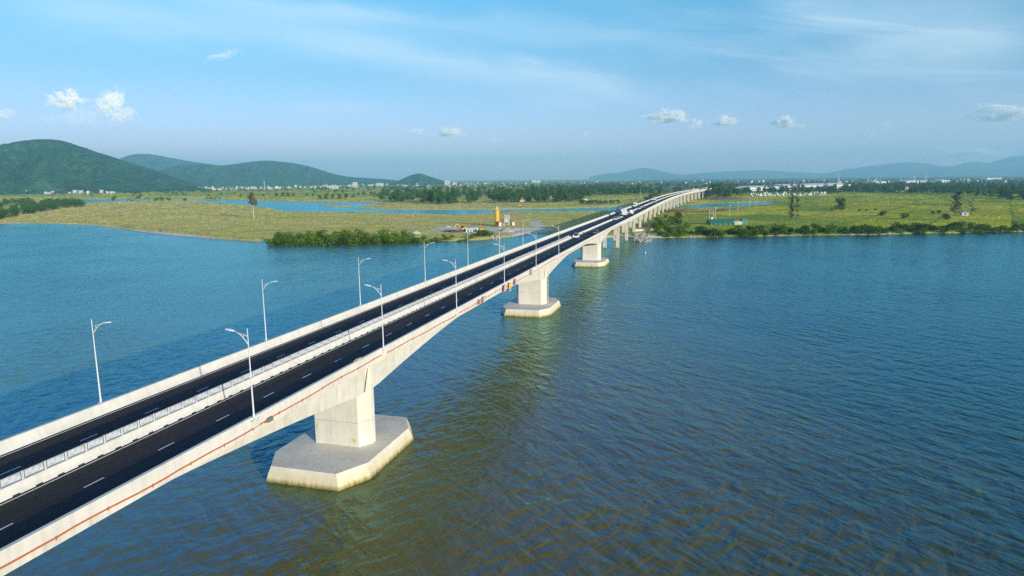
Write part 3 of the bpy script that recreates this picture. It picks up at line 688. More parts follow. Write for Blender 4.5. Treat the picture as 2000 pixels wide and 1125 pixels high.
# ------------------------------------------------------------------ foliage
def leaf_quads(C, Nn, size, jit=.8):
    """quads at centres C facing roughly along Nn; returns verts, faces"""
    n = len(C); d = Nn+rng.normal(0, jit, (n,3)); d /= np.linalg.norm(d, axis=1)[:,None]+1e-9
    a = np.cross(d, rng.normal(0, 1, (n,3))); a /= np.linalg.norm(a, axis=1)[:,None]+1e-9; b = np.cross(d, a)
    s = (size*rng.uniform(.6, 1.3, n))[:,None]; w = rng.uniform(.5, 1, n)[:,None]
    V = np.stack([C-a*s*.5, C+b*s*.5*w+d*s*.12, C+a*s*.5, C-b*s*.5*w+d*s*.12], 1).reshape(-1,3)
    return V, (np.arange(n)[:,None]*4+np.arange(4)).tolist()
def crown(mb, lobes, n, size, fill=.25, mi=0):
    w = np.array([l[3]**2 for l in lobes]); w = w/w.sum(); C = []; D = []
    for (x,y,z,r), k in zip(lobes, (w*n).astype(int)+1):
        d = rng.normal(0, 1, (k,3)); d /= np.linalg.norm(d, axis=1)[:,None]
        rad = r*np.where(rng.random(k) < fill, rng.uniform(.3, .85, k), rng.uniform(.8, 1.08, k))
        p = np.array([x,y,z])+d*rad[:,None]*np.array([1,1,.85]); C.append(p); D.append(d)
    C = np.concatenate(C); D = np.concatenate(D); ok = C[:,2] > .05
    V, Fc = leaf_quads(C[ok], D[ok], size); mb.add(V, Fc, mi)
def lobes_round(hgt, wid, n, z0=.35):
    out = []
    for k in range(n):
        a = random.uniform(0, 6.28); rr_ = wid*.5*random.uniform(.1,.7)*(1 if k else 0)
        z = hgt*random.uniform(z0+.12, .86); r = wid*random.uniform(.18,.32)
        out.append((rr_*math.cos(a), rr_*math.sin(a), min(z, hgt-r), r))
    return out
def tree_proto(name, hgt, wid, leafm, nleaf, lsize, nl=7, trunk=True, z0=.3, barkm=None, simple=False):
    lb = lobes_round(hgt, wid, nl, z0)
    if simple:
        mb = MB(); crown(mb, lb, nleaf, lsize); o = mb.build(name, leafm); return o
    r = empty(name); mb = MB(); crown(mb, lb, nleaf, lsize); mb.build('crown', leafm, r)
    mb = MB(); tw = hgt*.022
    mb.tube([(0,0,-.3),(0.02*hgt,0,hgt*.3),(0,.02*hgt,hgt*.62)], [tw*1.3,tw,tw*.5], 7)
    for (x,y,z,q) in lb[:5]: mb.tube([(0.01*hgt,0,hgt*.32),(x*.5,y*.5,(z+hgt*.35)/2),(x,y,z)], [tw*.55,tw*.4,tw*.2], 5, cap=False)
    mb.build('trunk', barkm or M_BARK, r); return r
class Planter:
    def __init__(s, protos): s.p = protos; s.used = [False]*len(protos); s.n = 0
    def __call__(s, x, y, z, scale, label, cat, group=None, k=None, rz=None):
        k = random.randrange(len(s.p)) if k is None else k
        o = s.p[k] if not s.used[k] else copy_tree(s.p[k]); s.used[k] = True
        sc = scale if hasattr(scale, '__len__') else (scale,)*3
        o.location = (x,y,z); o.rotation_euler = (0,0,random.uniform(0,6.28) if rz is None else rz); o.scale = sc
        for q in ('group',):
            if q in o: del o[q]
        s.n += 1
        return tag(o, label, cat, group)
def gz(x, y):
    return float(land_h(np.array([[x,y]]))[0][0])
def gzs(P): return land_h(np.array(P))[0]

bushP = Planter([tree_proto('bush', 7.5, 8.5, M_LF_BUSH, 900, .62, 11, z0=.02, simple=True) for _ in range(5)])
shrubP = Planter([tree_proto('bush', 4.0, 5.0, M_LF_RB, 420, .55, 8, z0=.02, simple=True) for _ in range(5)])
groveP = Planter([tree_proto('tree', 10, 11, M_LF_GROVE, 420, .95, 8, z0=.15) for _ in range(4)])
beltP = Planter([tree_proto('tree', h_, w_, M_LF_DARK, 560, 1.4, n_, z0=z_) for h_, w_, n_, z_ in ((18,13,10,.10),(15,15,10,.06),(20,12,9,.12),(16,14,10,.08),(21,11,9,.15))])

MASS = MB()
def mass_tree(proto, x, y, z, sc):
    src = [k for k in proto.children if k.name.startswith('crown')][0].data
    co = np.empty(len(src.vertices)*3); src.vertices.foreach_get('co', co); co = co.reshape(-1,3)
    a = random.uniform(0,6.28); c_, s_ = math.cos(a), math.sin(a)
    V = np.stack([co[:,0]*c_-co[:,1]*s_, co[:,0]*s_+co[:,1]*c_, co[:,2]], 1)*sc+np.array([x,y,z]); n = len(V)//4
    MASS.add(V, (np.arange(n)[:,None]*4+np.arange(4)).tolist())
# left bank thicket
for i in range(48):
    px = 530+ (i*6.2)+random.uniform(-3,3)
    x, y = gp(px, np.interp(px, [527,620,700,830], [473.5,473,472,469]))
    k = i % 3; d = (2.5, 8, 14)[k]+random.uniform(-1.5,1.5); ux, uy = x/math.hypot(x,y), y/math.hypot(x,y)
    x += ux*d; y += uy*d; sc = (np.interp(px, [527,560,740,775,800,830], [1.0,1.08,1.12,1.05,.92,.6])*random.uniform(.82,1.12))
    bushP(x, y, gz(x,y)-.2, (sc*1.05,sc*1.05,sc), 'bright green bush in the thicket along the far left river bank', 'bush', 'bushes along the far left bank')
for px, py, s_ in ((930,460,.42),(941,459,.48),(950,458,.45),(958,459,.38),(918,463,.3),(905,466,.28),(868,463,.3),(851,465,.34),(838,467,.36),(892,466,.26),(845,466,.42),(858,466,.4),(874,465,.36),(882,464,.3),(898,466,.38),(911,465,.36),(922,462,.42),(936,460,.46),(946,459,.5),(832,468,.5)):
    x, y = gp(px, py); bushP(x, y, gz(x,y)-.15, (s_*1.7,s_*1.7,s_*1.25), 'low bush on the bank edge in front of the construction yard', 'bush', 'low bushes before the construction yard')
# right bank shrubs
for i in range(190):
    px = 1285+i*4.7+random.uniform(-4,4); x, y = gp(px, np.interp(px, [1280,1600,2000,2200], [459,453.5,447.5,445]))
    d = random.choice((0,6,12,18))*random.uniform(.7,1.2); x += d*.95; y += d*-.3
    if i % 14 == 4 and px > 1500: continue
    sc = random.uniform(.5,1.0)+random.random()**3*.8*(1.18 if px < 1520 else 1)
    shrubP(x, y, gz(x,y)-.2, (sc*1.15,sc*1.15,sc), 'dark green shrub in the row along the right river bank', 'bush', 'shrubs along the right bank')
for px, py, s_ in ((1286,452,1.2),(1296,446,1.3),(1305,441,1.3),(1318,438,1.2),(1329,440,1.0),(1290,438,1.0),(1312,430,.9),(1327,428,1.4),(1282,431,.8),(1300,425,.8),(1340,446,1.0),(1276,443,.9)):
    x, y = gp(px, py); shrubP(x, y, gz(x,y)-.2, (s_*1.3,s_*1.3,s_*1.2), 'taller shrub beside the bridge columns on the right bank', 'bush', 'shrubs beside the bridge columns')
# plantation at far left
gpts = []
while len(gpts) < 150:
    px = random.uniform(-90,163); lo = np.interp(px, [-90,0,60,115,165], [440,428,418,408,403.5]); hi = np.interp(px, [-90,0,160,165], [397,396.5,394,397])
    t = random.random()**1.7; py = lo+(hi-lo)*t; gpts.append((px, py, (lo-py)/(lo-hi)))
gpts.sort(key=lambda q: q[2])
for i, (px, py, _) in enumerate(gpts):
    x, y = gp(px, py); sc = random.uniform(.85,1.12)
    if i >= 80: mass_tree(groveP.p[i % 4], x, y, gz(x,y)-.2, sc*1.1); continue
    groveP(x, y, gz(x,y)-.2, (sc*1.15,sc*1.15,sc), 'dark green tree of the dense plantation at the left edge', 'tree', 'plantation trees at the left edge')
# belt beyond the channel
n_ = 0
while n_ < 340:
    px = random.uniform(742,1262); lo = np.interp(px, [742,800,860,960,1000,1080,1135,1160,1210,1262], [391,397,399,396.5,397.5,396,394,383,381.5,381])
    t = random.random()**1.5; py = lo-(lo-371)*t*.95
    if px < 900 and py < 378: continue
    x, y = gp(px, py); sc = random.uniform(.72,1.1); n_ += 1
    if t > .13: mass_tree(random.choice(beltP.p), x, y, gz(x,y)-.2, sc); continue
    beltP(x, y, gz(x,y)-.2, sc, 'dark tree of the wooded belt beyond the river channel', 'tree', 'trees beyond the river channel')
for i in range(12):
    px = 1133+i*6.6+random.uniform(-2,2); x, y = gp(px, 399.5-i*.15+random.uniform(-1,1)); sc = random.uniform(.35,.5)
    beltP(x, y, gz(x,y)-.3, (sc*1.2,sc*1.2,sc), 'low tree of the hedge between the channel and the bridge', 'tree', 'hedge trees by the channel', k=1)
# belt on the right
n_ = 0
while n_ < 420:
    px = random.uniform(1384,2120); lo = np.interp(px, [1384,1430,1500,1600,1650,1700,1800,1860,1920,2000,2120], [384,384.5,378,377,377,375,377,380,385,390,392])
    t = random.random()**1.4; py = lo-(lo-362)*t
    if 1455 < px < 1620 and py > 377: continue
    x, y = gp(px, py); sc = random.uniform(.72,1.12)*(1.18 if px < 1440 else .85); n_ += 1
    if t > .12: mass_tree(random.choice(beltP.p), x, y, gz(x,y)-.2, sc); continue
    beltP(x, y, gz(x,y)-.2, sc, 'dark tree of the wooded belt beyond the right bank fields', 'tree', 'trees beyond the right bank fields')
for px, py, s_ in ((1371,386,1.0),(1378,386,1.15),(1385,387,1.25),(1392,386,1.2),(1399,386,1.3),(1405,387,1.2),(1412,386,1.25),(1420,386,1.1)):
    x, y = gp(px, py); beltP(x, y, gz(x,y)-.2, s_, 'tall dark tree massed at the far end of the bridge', 'tree', 'tall trees at the bridge end')
# scattered clumps on the left plain
for px, py, s_, n2 in ((540,384.5,.75,1),(552,384.2,.85,1),(563,384,.8,1),(574,384,.7,1),(625,389.5,.75,1),(637,389.2,.85,1),(650,389,.8,1),(664,388.7,.85,1),(676,388.2,.8,1),(690,386,.6,1),(222,388.5,.85,1),(305,391,.75,1),(317,390.8,.9,1),(330,391,.7,1),(360,391,.7,1),(600,383,.5,1),(612,382.5,.55,1),(640,381.5,.5,1),(700,381,.55,1),(725,380.5,.6,1),(470,384,.5,1),(515,384.5,.5,1),(670,377,.8,1),(655,376.5,.7,1),(1263,397,.8,1),(1270,394,1.0,1),(1278,391,1.0,1),(1286,388,.9,1)):
    x, y = gp(px, py); beltP(x, y, gz(x,y)-.2, (s_*1.1,s_*1.1,s_*.85), 'lone rounded tree or tree clump on the open plain beyond the channel', 'tree', 'scattered trees on the plain', k=random.choice((1,3)))

# casuarinas and other single trees on the right fields
def casuarina(name, hgt, wid, label, px, py, dens=1.0, split=False):
    x, y = gp(px, py); r = empty(name, (x,y,gz(x,y)-.2), random.uniform(0,6), label, 'tree'); mb = MB(); tb = MB()
    tb.tube([(0,0,0),(.2,0,hgt*.5),(0,0,hgt*.98)], [.35,.25,.06], 7)
    C = []; D = []
    for k in range(int(46*dens)):
        z = hgt*random.uniform(.08,.98); a = random.uniform(0,6.28); env = wid*.5*(1-.65*(z/hgt))*(.55+.75*random.random())
        if split and random.random() < .25: continue
        end = (env*math.cos(a), env*math.sin(a), z+env*.55); tb.tube([(0,0,z-.3), end], [.08,.03], 4, cap=False)
        for q in range(16):
            t = random.uniform(.25,1.1); p = np.array([end[0]*t, end[1]*t, z-.3+(env*.55+.3)*t])+rng.normal(0,.38,3); C.append(p); D.append(np.array([math.cos(a), math.sin(a), .2]))
    V, Fc = leaf_quads(np.array(C), np.array(D), .75); mb.add(V, Fc); mb.build('crown', M_LF_CAS, r); tb.build('trunk', M_BARK, r); return r
casuarina('casuarina_tree', 23, 9, 'tallest feathery casuarina standing alone on the right bank field', 1543, 434, 1.1)
casuarina('casuarina_tree', 19, 7.5, 'thinner casuarina just behind the tallest one', 1556, 429, .7, True)
casuarina('casuarina_tree', 20.5, 15, 'broad dark casuarina beside the white field hut', 1866, 420.5, 1.9)
casuarina('casuarina_tree', 17.5, 11, 'sparse thin crowned tree right behind the white field hut', 1897, 419, .45, True)
beltP(*gp(1641,413.5), 1.5, (.98,.98,1.02), 'rounded single tree standing in the middle of the right fields', 'tree', None, k=1)
for px, py, s_ in ((1624,411,.3),(1679,412,.28),(1692,412,.26),(1723,421,.62),(1766,427,.55),(1822,417,.35),(1835,417,.42),(1710,411,.25),(1850,431,.6),(1960,385,.7),(1975,391,.8)):
    x, y = gp(px, py); shrubP(x, y, gz(x,y)-.2, (s_*2.6,s_*2.6,s_*2.3), 'small round shrub standing alone on the right fields', 'bush', 'lone shrubs on the right fields')
# tall pale tree on the left meadow
x, y = gp(496, 427); r = empty('tree', (x,y,gz(x,y)-.2), .6, 'tall sparse tree with a pale bare trunk on the left meadow', 'tree'); mb = MB(); tb = MB()
tb.tube([(0,0,0),(.3,0,9),(-.2,.2,17),(.2,0,25)], [.5,.38,.26,.1], 8); C = []; D = []
for k in range(22):
    z = random.uniform(10,25); a = random.uniform(0,6.28); ln = random.uniform(2,5.2)*(1.1-.5*(z-10)/16)
    e = np.array([ln*math.cos(a), ln*math.sin(a), z+ln*.5]); tb.tube([(0,0,z-.6), e*[.6,.6,1]-[0,0,.2], e], [.22,.13,.05], 5, cap=False)
    for q in range(30): C.append(e*[random.uniform(.6,1.15)]*1+rng.normal(0,.7,3)*[1,1,.7]-[0,0,0] if False else np.array([e[0]*random.uniform(.6,1.15), e[1]*random.uniform(.6,1.15), e[2]])+rng.normal(0,.75,3)); D.append(e*[1,1,0]+[0,0,.4])
V, Fc = leaf_quads(np.array(C), np.array(D), 1.15); mb.add(V, Fc); mb.build('crown', M_LF_PALE, r); tb.build('trunk', M_PALEBARK, r)

o = MASS.build('belt_woodland', M_LF_DARK); tag(o, 'trees massed behind the front rows of the wooded belts', 'woodland', kind='stuff')
# far woodland: reads as one mass
C = []; D = []; SZ = []
n_ = 0
while n_ < 7200:
    px = random.uniform(-150,2150); rdist = math.exp(random.uniform(math.log(1500), math.log(13000)))
    d = at_dist(px, 350, rdist); x, y = float(d[0]), float(d[1])
    pyb = 562.5-0; 
    dens = 1.0
    if px < 745: dens = .10 if rdist < 2500 else .45 if rdist < 3600 else .8
    elif px < 920: dens = .12 if rdist < 2300 else .9
    elif px < 1390: dens = .45 if rdist < 2600 else 1
    f_ = float(fbm(x/260, y/260, 3))
    if f_ < .5-.22*dens*1.6 or random.random() > dens: continue
    n_ += 1
    hgt = random.uniform(6,12.5)*(1 if rdist < 5000 else 1.1); wd = random.uniform(8,16)*(1 if rdist < 4000 else 1.9)
    k = 22 if rdist < 4000 else 14
    dd = rng.normal(0,1,(k,3)); dd /= np.linalg.norm(dd,axis=1)[:,None]; dd[:,2] = np.abs(dd[:,2])
    C.append(np.array([x,y,1.5])+dd*np.array([wd/2,wd/2,hgt])*rng.uniform(.75,1.05,(k,1))); D.append(dd); SZ.append(np.full(k, hgt*.36))
V, Fc = leaf_quads(np.concatenate(C), np.concatenate(D), np.concatenate(SZ), .45)
mb = MB(); mb.add(V, Fc); fw = mb.build('distant_woodland', M_LF_FAR); tag(fw, 'mass of far trees covering the plain to the horizon', 'woodland', kind='stuff')
# low scrub fringing the banks
pts = []
for a_, b_ in zip(shore[4:-5], shore[5:-4]):
    L_ = math.hypot(b_[0]-a_[0], b_[1]-a_[1])
    for k in range(int(L_/1.1)):
        t = random.random(); nx, ny = (b_[1]-a_[1])/L_, -(b_[0]-a_[0])/L_; off = random.choice((-1,1))*random.uniform(3,16)
        pts.append((a_[0]+(b_[0]-a_[0])*t-nx*off, a_[1]+(b_[1]-a_[1])*t-ny*off))
hz = np.array(pts); hh_ = gzs(hz)
sel = hh_ > .45; hz = hz[sel]; hh_ = hh_[sel]
C = np.repeat(np.column_stack([hz, hh_]), 5, 0)+rng.normal(0,1,(len(hz)*5,3))*[.8,.8,.0]+np.column_stack([np.zeros((len(hz)*5,2)), rng.uniform(.05,.55,len(hz)*5)])
V, Fc = leaf_quads(C, rng.normal(0,1,C.shape)*[1,1,.2]+[0,0,.3], .55); mb = MB(); mb.add(V, Fc)
sc_ = mb.build('bank_scrub', leafmat('scrub_leaves', (.075,.10,.022), (.22,.19,.06), 0, .08)); tag(sc_, 'low grass and scrub fringing the river banks', 'scrub', kind='stuff')

# ------------------------------------------------------------------ buildings
def gable(mb, w, d, h, rh, mi=1, ov=.4, z=0.0):
    a, c = w/2+ov, d/2+ov
    V = [(-a,-c,z+h),(a,-c,z+h),(a,c,z+h),(-a,c,z+h),(-a,0,z+h+rh),(a,0,z+h+rh),(-a,-c,z+h-.18),(a,-c,z+h-.18),(a,c,z+h-.18),(-a,c,z+h-.18)]
    mb.add(V, [(0,1,5,4),(2,3,4,5),(0,4,3),(1,2,5),(6,9,8,7),(0,6,7,1),(2,8,9,3),(1,7,8,2),(3,9,6,0)], mi)
def house(name, label, px, py, w, d, h, rh, wallm, roofm, rz=0.0, cat='house', group=None, storeys=1, annex=False):
    x, y = gp(px, py); r = empty(name, (x,y,gz(x,y)-.1), rz, label, cat, group)
    mb = MB(); mb.box((0,0,h/2), (w,d,h)); wl = mb.build('wall', wallm, r)
    if annex: mb = MB(); mb.box((w*.62,-d*.15,h*.36), (w*.35,d*.6,h*.72)); mb.build('annex', wallm, r)
    mb = MB(); gable(mb, w, d, h+.02, rh, 0); mb.build('roof', roofm, r)
    mb = MB()
    for s in range(storeys):
        for k in range(max(2, int(w/3.2))):
            xx = -w/2+ (k+.5)*w/max(2, int(w/3.2)); mb.box((xx, -d/2-.01, h/storeys*(s+.55)), (1.1,.08,1.3))
        mb.box((-w/2-.01, 0, h/storeys*(s+.55)), (.08,1.1,1.3))
    mb.build('window', M_GLASS, r)
    return r
Q = R(20)
house('house', 'white house with a red hipped roof by the channel, nearest the bridge', 1110, 391.5, 15, 11, 5.5, 4.2, M_PLASTER, M_TILE, Q, annex=True)
house('house', 'two storey white house with a dark red roof among the belt trees', 976, 381, 12, 9, 7.5, 3, M_PLASTER, M_TILE, Q, storeys=2, annex=True)
house('house', 'white house with a reddish roof beside the two storey one', 987, 377.5, 12, 10, 9, 2.5, M_PLASTER, M_TILE2, Q, storeys=2)
house('house', 'wide low house with a dark brown roof behind the channel bank', 1020, 394, 24, 12, 4.2, 5, M_CREAM, M_TILE2, Q)
house('house', 'small white house with a pale green tin roof at the tree edge', 971, 396, 9, 6, 4, 1.6, M_PLASTER, mat('pale_green_tin', (.35,.45,.40), .6), Q)
house('house', 'white flat looking house in the trees with a pale sheet roof', 1011, 380.5, 14, 9, 6, 1.2, M_PLASTER, M_ROOFW, Q, storeys=2)
house('house', 'low white house left of the red roofed one by the channel', 1076, 392.5, 10, 8, 6, 1.6, M_PLASTER, M_ROOFG, Q)
house('house', 'small white house half hidden at the end of the hedge by the channel', 1143, 394, 6, 5, 4, 1.2, M_PLASTER, M_ROOFG, Q)
house('hut', 'small white flat walled hut standing in the right fields under the casuarinas', 1883, 420.5, 11.5, 5, 3.1, .5, M_PLASTER, M_ROOFG, R(-80)+math.pi/2-R(20), cat='hut')
house('house', 'white walled house with a red roof in front of the right tree belt', 1768, 371.5, 11, 9, 7, 3.2, M_PLASTER, M_TILE, Q, storeys=2)
house('house', 'small pale house in front of the far right trees', 1920, 379.5, 11, 6, 3, 1, M_PLASTER, M_ROOFW, Q)
# the green roofed shed and the cabin by the right bank
house('shed', 'long low shed with a sea green sheet roof on the right bank', 1408, 438.5, 19, 12, 1.6, 2.6, M_GREENR, M_GREENR, R(-75), cat='shed')
x, y = gp(1453, 438.5); r = empty('cabin', (x,y,gz(x,y)), R(-70), 'small boxy sea green cabin beside the green roofed shed', 'cabin')
mb = MB(); mb.box((0,0,1.9), (4.4,4,3.8)); mb.build('wall', M_GREENR, r); mb = MB(); mb.box((0,0,3.87), (4.7,4.3,.12)); mb.build('roof', M_GREENR, r); mb = MB(); mb.box((-2.21,-.3,1.1), (.06,1.2,2.2)); mb.build('door', M_DARK, r)
x, y = gp(1440, 439); mb = MB(); mb.box((0,0,.9), (6,3.4,1.8)); gable(mb, 6, 3.4, 1.82, .6, 1); o = mb.build('lean_to', [M_SAND, M_ROOFW], None, loc=(x,y,gz(x,y))); o.rotation_euler = (0,0,R(-70)); tag(o, 'pale lean-to between the green shed and the green cabin', 'shed')
# factory halls behind the right trees
def hall(label, p0, p1, d, h, rh, m=M_ROOFW):
    x0, y0 = gp(*p0); x1, y1 = gp(*p1); w = math.hypot(x1-x0, y1-y0); r = empty('factory_hall', ((x0+x1)/2,(y0+y1)/2,1.5), math.atan2(y1-y0, x1-x0), label, 'factory')
    mb = MB(); mb.box((0,0,h/2), (w,d,h)); mb.build('wall', M_PLASTER, r); mb = MB(); gable(mb, w, d, h, rh, 0, 1.0); mb.build('roof', m, r)
    mb = MB(); n = int(w/12)
    for k in range(n):
        for s in (-1,1): mb.box((-w/2+(k+.5)*w/n, s*(d/2+.02), h*.45), (5,.1,h*.35))
    mb.build('window', M_GLASS, r)
hall('very long white roofed factory hall behind the right tree belt', (1512,370.5), (1642,366.5), 60, 10, 5)
hall('white factory hall continuing left of the longest one', (1440,373.5), (1508,371), 50, 9, 4)
hall('white hall at the end of the trees nearest the bridge', (1425,374.5), (1437,374), 40, 9, 4)
hall('bright white warehouse on the plain below the pylons', (1756,357.5), (1796,356.3), 60, 8, 4)
hall('small white warehouse left of the bright one', (1697,360), (1718,359.3), 50, 10, 4)
hall('white shed far right of the bright warehouse', (1826,357.2), (1842,356.6), 50, 10, 4)
hall('pale grey hall on the far right plain', (1915,351), (1945,350), 70, 10, 4, M_ROOFG)
# far white houses: one object each
M_DULL = mat('weathered_plaster', (.58,.57,.54), .8, col2=(.44,.43,.40), nscale=.05)
def tiny_house(k):
    mb = MB(); w, d, h = ((9,8,6),(13,9,7),(8,7,10),(17,10,6.5),(11,10,13))[k]
    mb.box((0,0,h/2), (w,d,h)); gable(mb, w, d, h, (2.4,2.6,.8,3,.6)[k], 1, .3)
    return mb.build('house', [(M_DULL, M_DULL, M_CREAM, M_DULL, M_DULL)[k], (M_TILE, M_ROOFG, M_ROOFW, M_TILE, M_ROOFG)[k]])
tinyP = Planter([tiny_house(k) for k in range(5)])
def village(n, f, label, group, smin=.8, smax=1.2, ks=None):
    for i in range(n):
        px, py = f(); x, y = gp(px, py); tinyP(x, y, gz(x,y)-.1, random.uniform(smin,smax), label, 'house', group, k=random.choice(ks) if ks else None, rz=random.choice((0,.3,-.3,1.57))+Q)
U = random.uniform
village(40, lambda: (random.choice((U(35,62),U(72,112),U(128,150),U(158,175),U(196,225))), U(375.5,379)), 'small white house of the hamlet at the foot of the broad green hill', 'hamlet under the broad green hill', .6, 1.0)
village(120, lambda: (lambda p: (p, np.interp(p,[240,300,500,640,780],[373.5,371.5,369,365.5,360.5])+U(-1.8,1.4)))(U(236,780)), 'tiny white house in the town strung along the hill foot', 'town along the hill foot', .6, 1.1)
village(60, lambda: (U(780,1010), U(355.5,365.5)), 'tiny white house on the plain near the small conical hill', 'houses near the small conical hill', .6, 1.05)
village(45, lambda: (U(1000,1390), U(352.5,361)), 'tiny white house among far trees behind the bridge', 'houses among the far trees', .6, 1.1)
village(50, lambda: (U(1400,1990), np.interp(U(0,1),[0,1],[350,359])), 'tiny white house among the trees of the right hand plain', 'houses of the right hand plain', .6, 1.1)
for px, py, hh_, ww, lb in ((694,366.5,26,20,'tall pale tower block at the foot of the long tapering hill'),(874,362,28,32,'white mid rise block on the plain right of the conical hill'),(888,361.5,18,26,'lower white block beside the mid rise one on the plain'),(1047,357.5,22,70,'long white building on the horizon above the belt trees'),(742,364,18,40,'white hall in the hill foot town'),(652,369,14,36,'pale hall in the fields before the hill foot town')):
    x, y = gp(px, py); r = empty('block_building', (x,y,1.5), Q+1.57, lb, 'building'); mb = MB(); mb.box((0,0,hh_/2), (ww,18,hh_)); mb.build('wall', M_PLASTER, r); mb = MB(); mb.box((0,0,hh_+.6), (ww*.9,15,1.2)); mb.build('roof', M_ROOFG, r)
    mb = MB()
    for z in np.arange(2.5, hh_-1, 3.4): mb.box((0,9.01,z), (ww*.9,.1,1.3)); mb.box((0,-9.01,z), (ww*.9,.1,1.3))
    mb.build('window', M_GLASS, r)
# cemetery: white tombs
def tomb(k):
    mb = MB()
    if k == 0: mb.box((0,0,.5), (3.4,2.4,1.0)); mb.box((0,.7,1.5), (1.6,.5,2.2)); mb.box((0,.7,2.7), (2.2,.8,.25), 0)
    elif k == 1: mb.box((0,0,.4), (4.6,3.4,.8)); mb.box((0,0,1.5), (2.2,1.8,1.6)); gable(mb, 2.2, 1.8, 2.3, 1.0, 0, .35)
    else: mb.box((0,0,.35), (2.6,1.6,.7)); mb.box((0,.5,1.1), (1.2,.35,1.2))
    return mb.build('tomb', mat('white_tomb_plaster', (.70,.69,.66), .8, col2=(.52,.51,.48), nscale=.3))
tombP = Planter([tomb(k) for k in range(3)])
for i in range(95):
    t = random.random(); px = U(1461,1612); py = U(378.0,384.4)-(px-1461)*.012
    x, y = gp(px, py); s = U(.75,1.5); tombP(x, y, gz(x,y)-.1, s, 'white tomb in the crowded cemetery before the right tree belt', 'tomb', 'tombs of the cemetery', rz=U(-.3,.3)+Q)
for px, lb in ((1604,'white tent roofed pavilion at the end of the cemetery'),(1610,'second white tent roofed pavilion at the end of the cemetery')):
    x, y = gp(px, 380); r = empty('pavilion', (x,y,gz(x,y)), Q, lb, 'pavilion'); mb = MB()
    for a in (-2.6,2.6):
        for c in (-2.6,2.6): mb.box((a,c,1.6), (.3,.3,3.2))
    mb.build('post', M_PLASTER, r); mb = MB(); mb.box((0,0,4.4), (6.6,6.6,2.4), taper=.05); mb.build('roof', M_PLASTER, r)

# ------------------------------------------------------------------ poles, pylons
def pole(px, py, hgt, label, cross=True, group='concrete poles on the right bank'):
    x, y = gp(px, py); r = empty('utility_pole', (x,y,gz(x,y)-.2), R(-70), label, 'pole', group); mb = MB(); mb.tube([(0,0,0),(0,0,hgt)], [.24,.15], 6); mb.build('post', M_POLEC, r)
    if cross: mb = MB(); mb.box((0,0,hgt-.5), (1.8,.14,.14)); mb.build('crossarm', M_GALV, r)
for px, py, hh_, lb in ((1425,422.5,10.5,'pale utility pole nearest behind the green shed'),(1441,414.5,10.5,'pale utility pole midway across the right field, left one'),(1464,403,11,'pale utility pole at the pond edge'),(1473.5,395,11,'left pale pole of the pair behind the pond'),(1478,394.5,11,'right pale pole of the pair behind the pond')):
    pole(px, py, hh_, lb)
x0, y0 = gp(1385,430.5); r = empty('transformer_stand', (x0,y0,gz(x0,y0)-.1), R(-72), 'two pale poles carrying a white transformer behind the green shed', 'transformer')
mb = MB(); mb.tube([(0,0,0),(0,0,8.5)], [.24,.18], 6); mb.build('post', M_POLEC, r); mb = MB(); mb.tube([(3.6,0,0),(3.6,0,8.5)], [.24,.18], 6); mb.build('post', M_POLEC, r)
mb = MB(); mb.box((1.8,0,8.2), (4.4,.25,.25)); mb.box((1.8,0,6.6), (4.0,.2,.2)); mb.build('crossarm', M_POLEC, r); mb = MB(); mb.box((2.2,0,1.6), (1.3,1.2,2.0)); mb.tube([(1.9,0,2.6),(1.9,0,3.1)], .12); mb.tube([(2.5,0,2.6),(2.5,0,3.1)], .12); mb.build('transformer_tank', M_SIGNW, r)
pole(1397, 429.5, 11, 'pale utility pole beside the transformer stand')
pole(1251, 382, 14, 'thin yellowish pole standing behind the bridge before the tree belt', False, None)
def pylon(px, py, hgt, label, w=6):
    x, y = gp(px, py); r = empty('pylon', (x,y,1.5), Q, label, 'pylon'); mb = MB()
    for a in (-1,1):
        for c in (-1,1): mb.tube([(a*w/2,c*w/2,0),(a*w*.12,c*w*.12,hgt*.7),(a*.2,c*.2,hgt)], [.35,.3,.25], 4)
    for k in range(7):
        z0, z1 = hgt*.1*k, hgt*.1*(k+1); s0 = w/2*(1-z0/(hgt*.93)); s1 = w/2*(1-z1/(hgt*.93))
        for a in (-1,1): mb.tube([(-s0,a*s0,z0),(s1,a*s1,z1)], .2, 3); mb.tube([(a*s0,-s0,z0),(a*s1,s1,z1)], .2, 3)
    mb.build('lattice', M_GALV, r); mb = MB()
    for z, l in ((.70,.30),(.80,.24),(.90,.18)): mb.tube([(-hgt*l,0,hgt*z),(hgt*l,0,hgt*z)], .3, 4)
    mb.build('crossarm', M_GALV, r)
pylon(1637, 366, 44, 'lattice tower at the right end of the long factory hall', 7)
pylon(1785, 357, 45, 'left pale pylon of the two above the white warehouse', 9)
pylon(1808, 357.5, 55, 'right and taller pale pylon of the two above the white warehouse', 9)
pylon(587-70, 371, 40, 'thin mast in the hill foot town', 3)

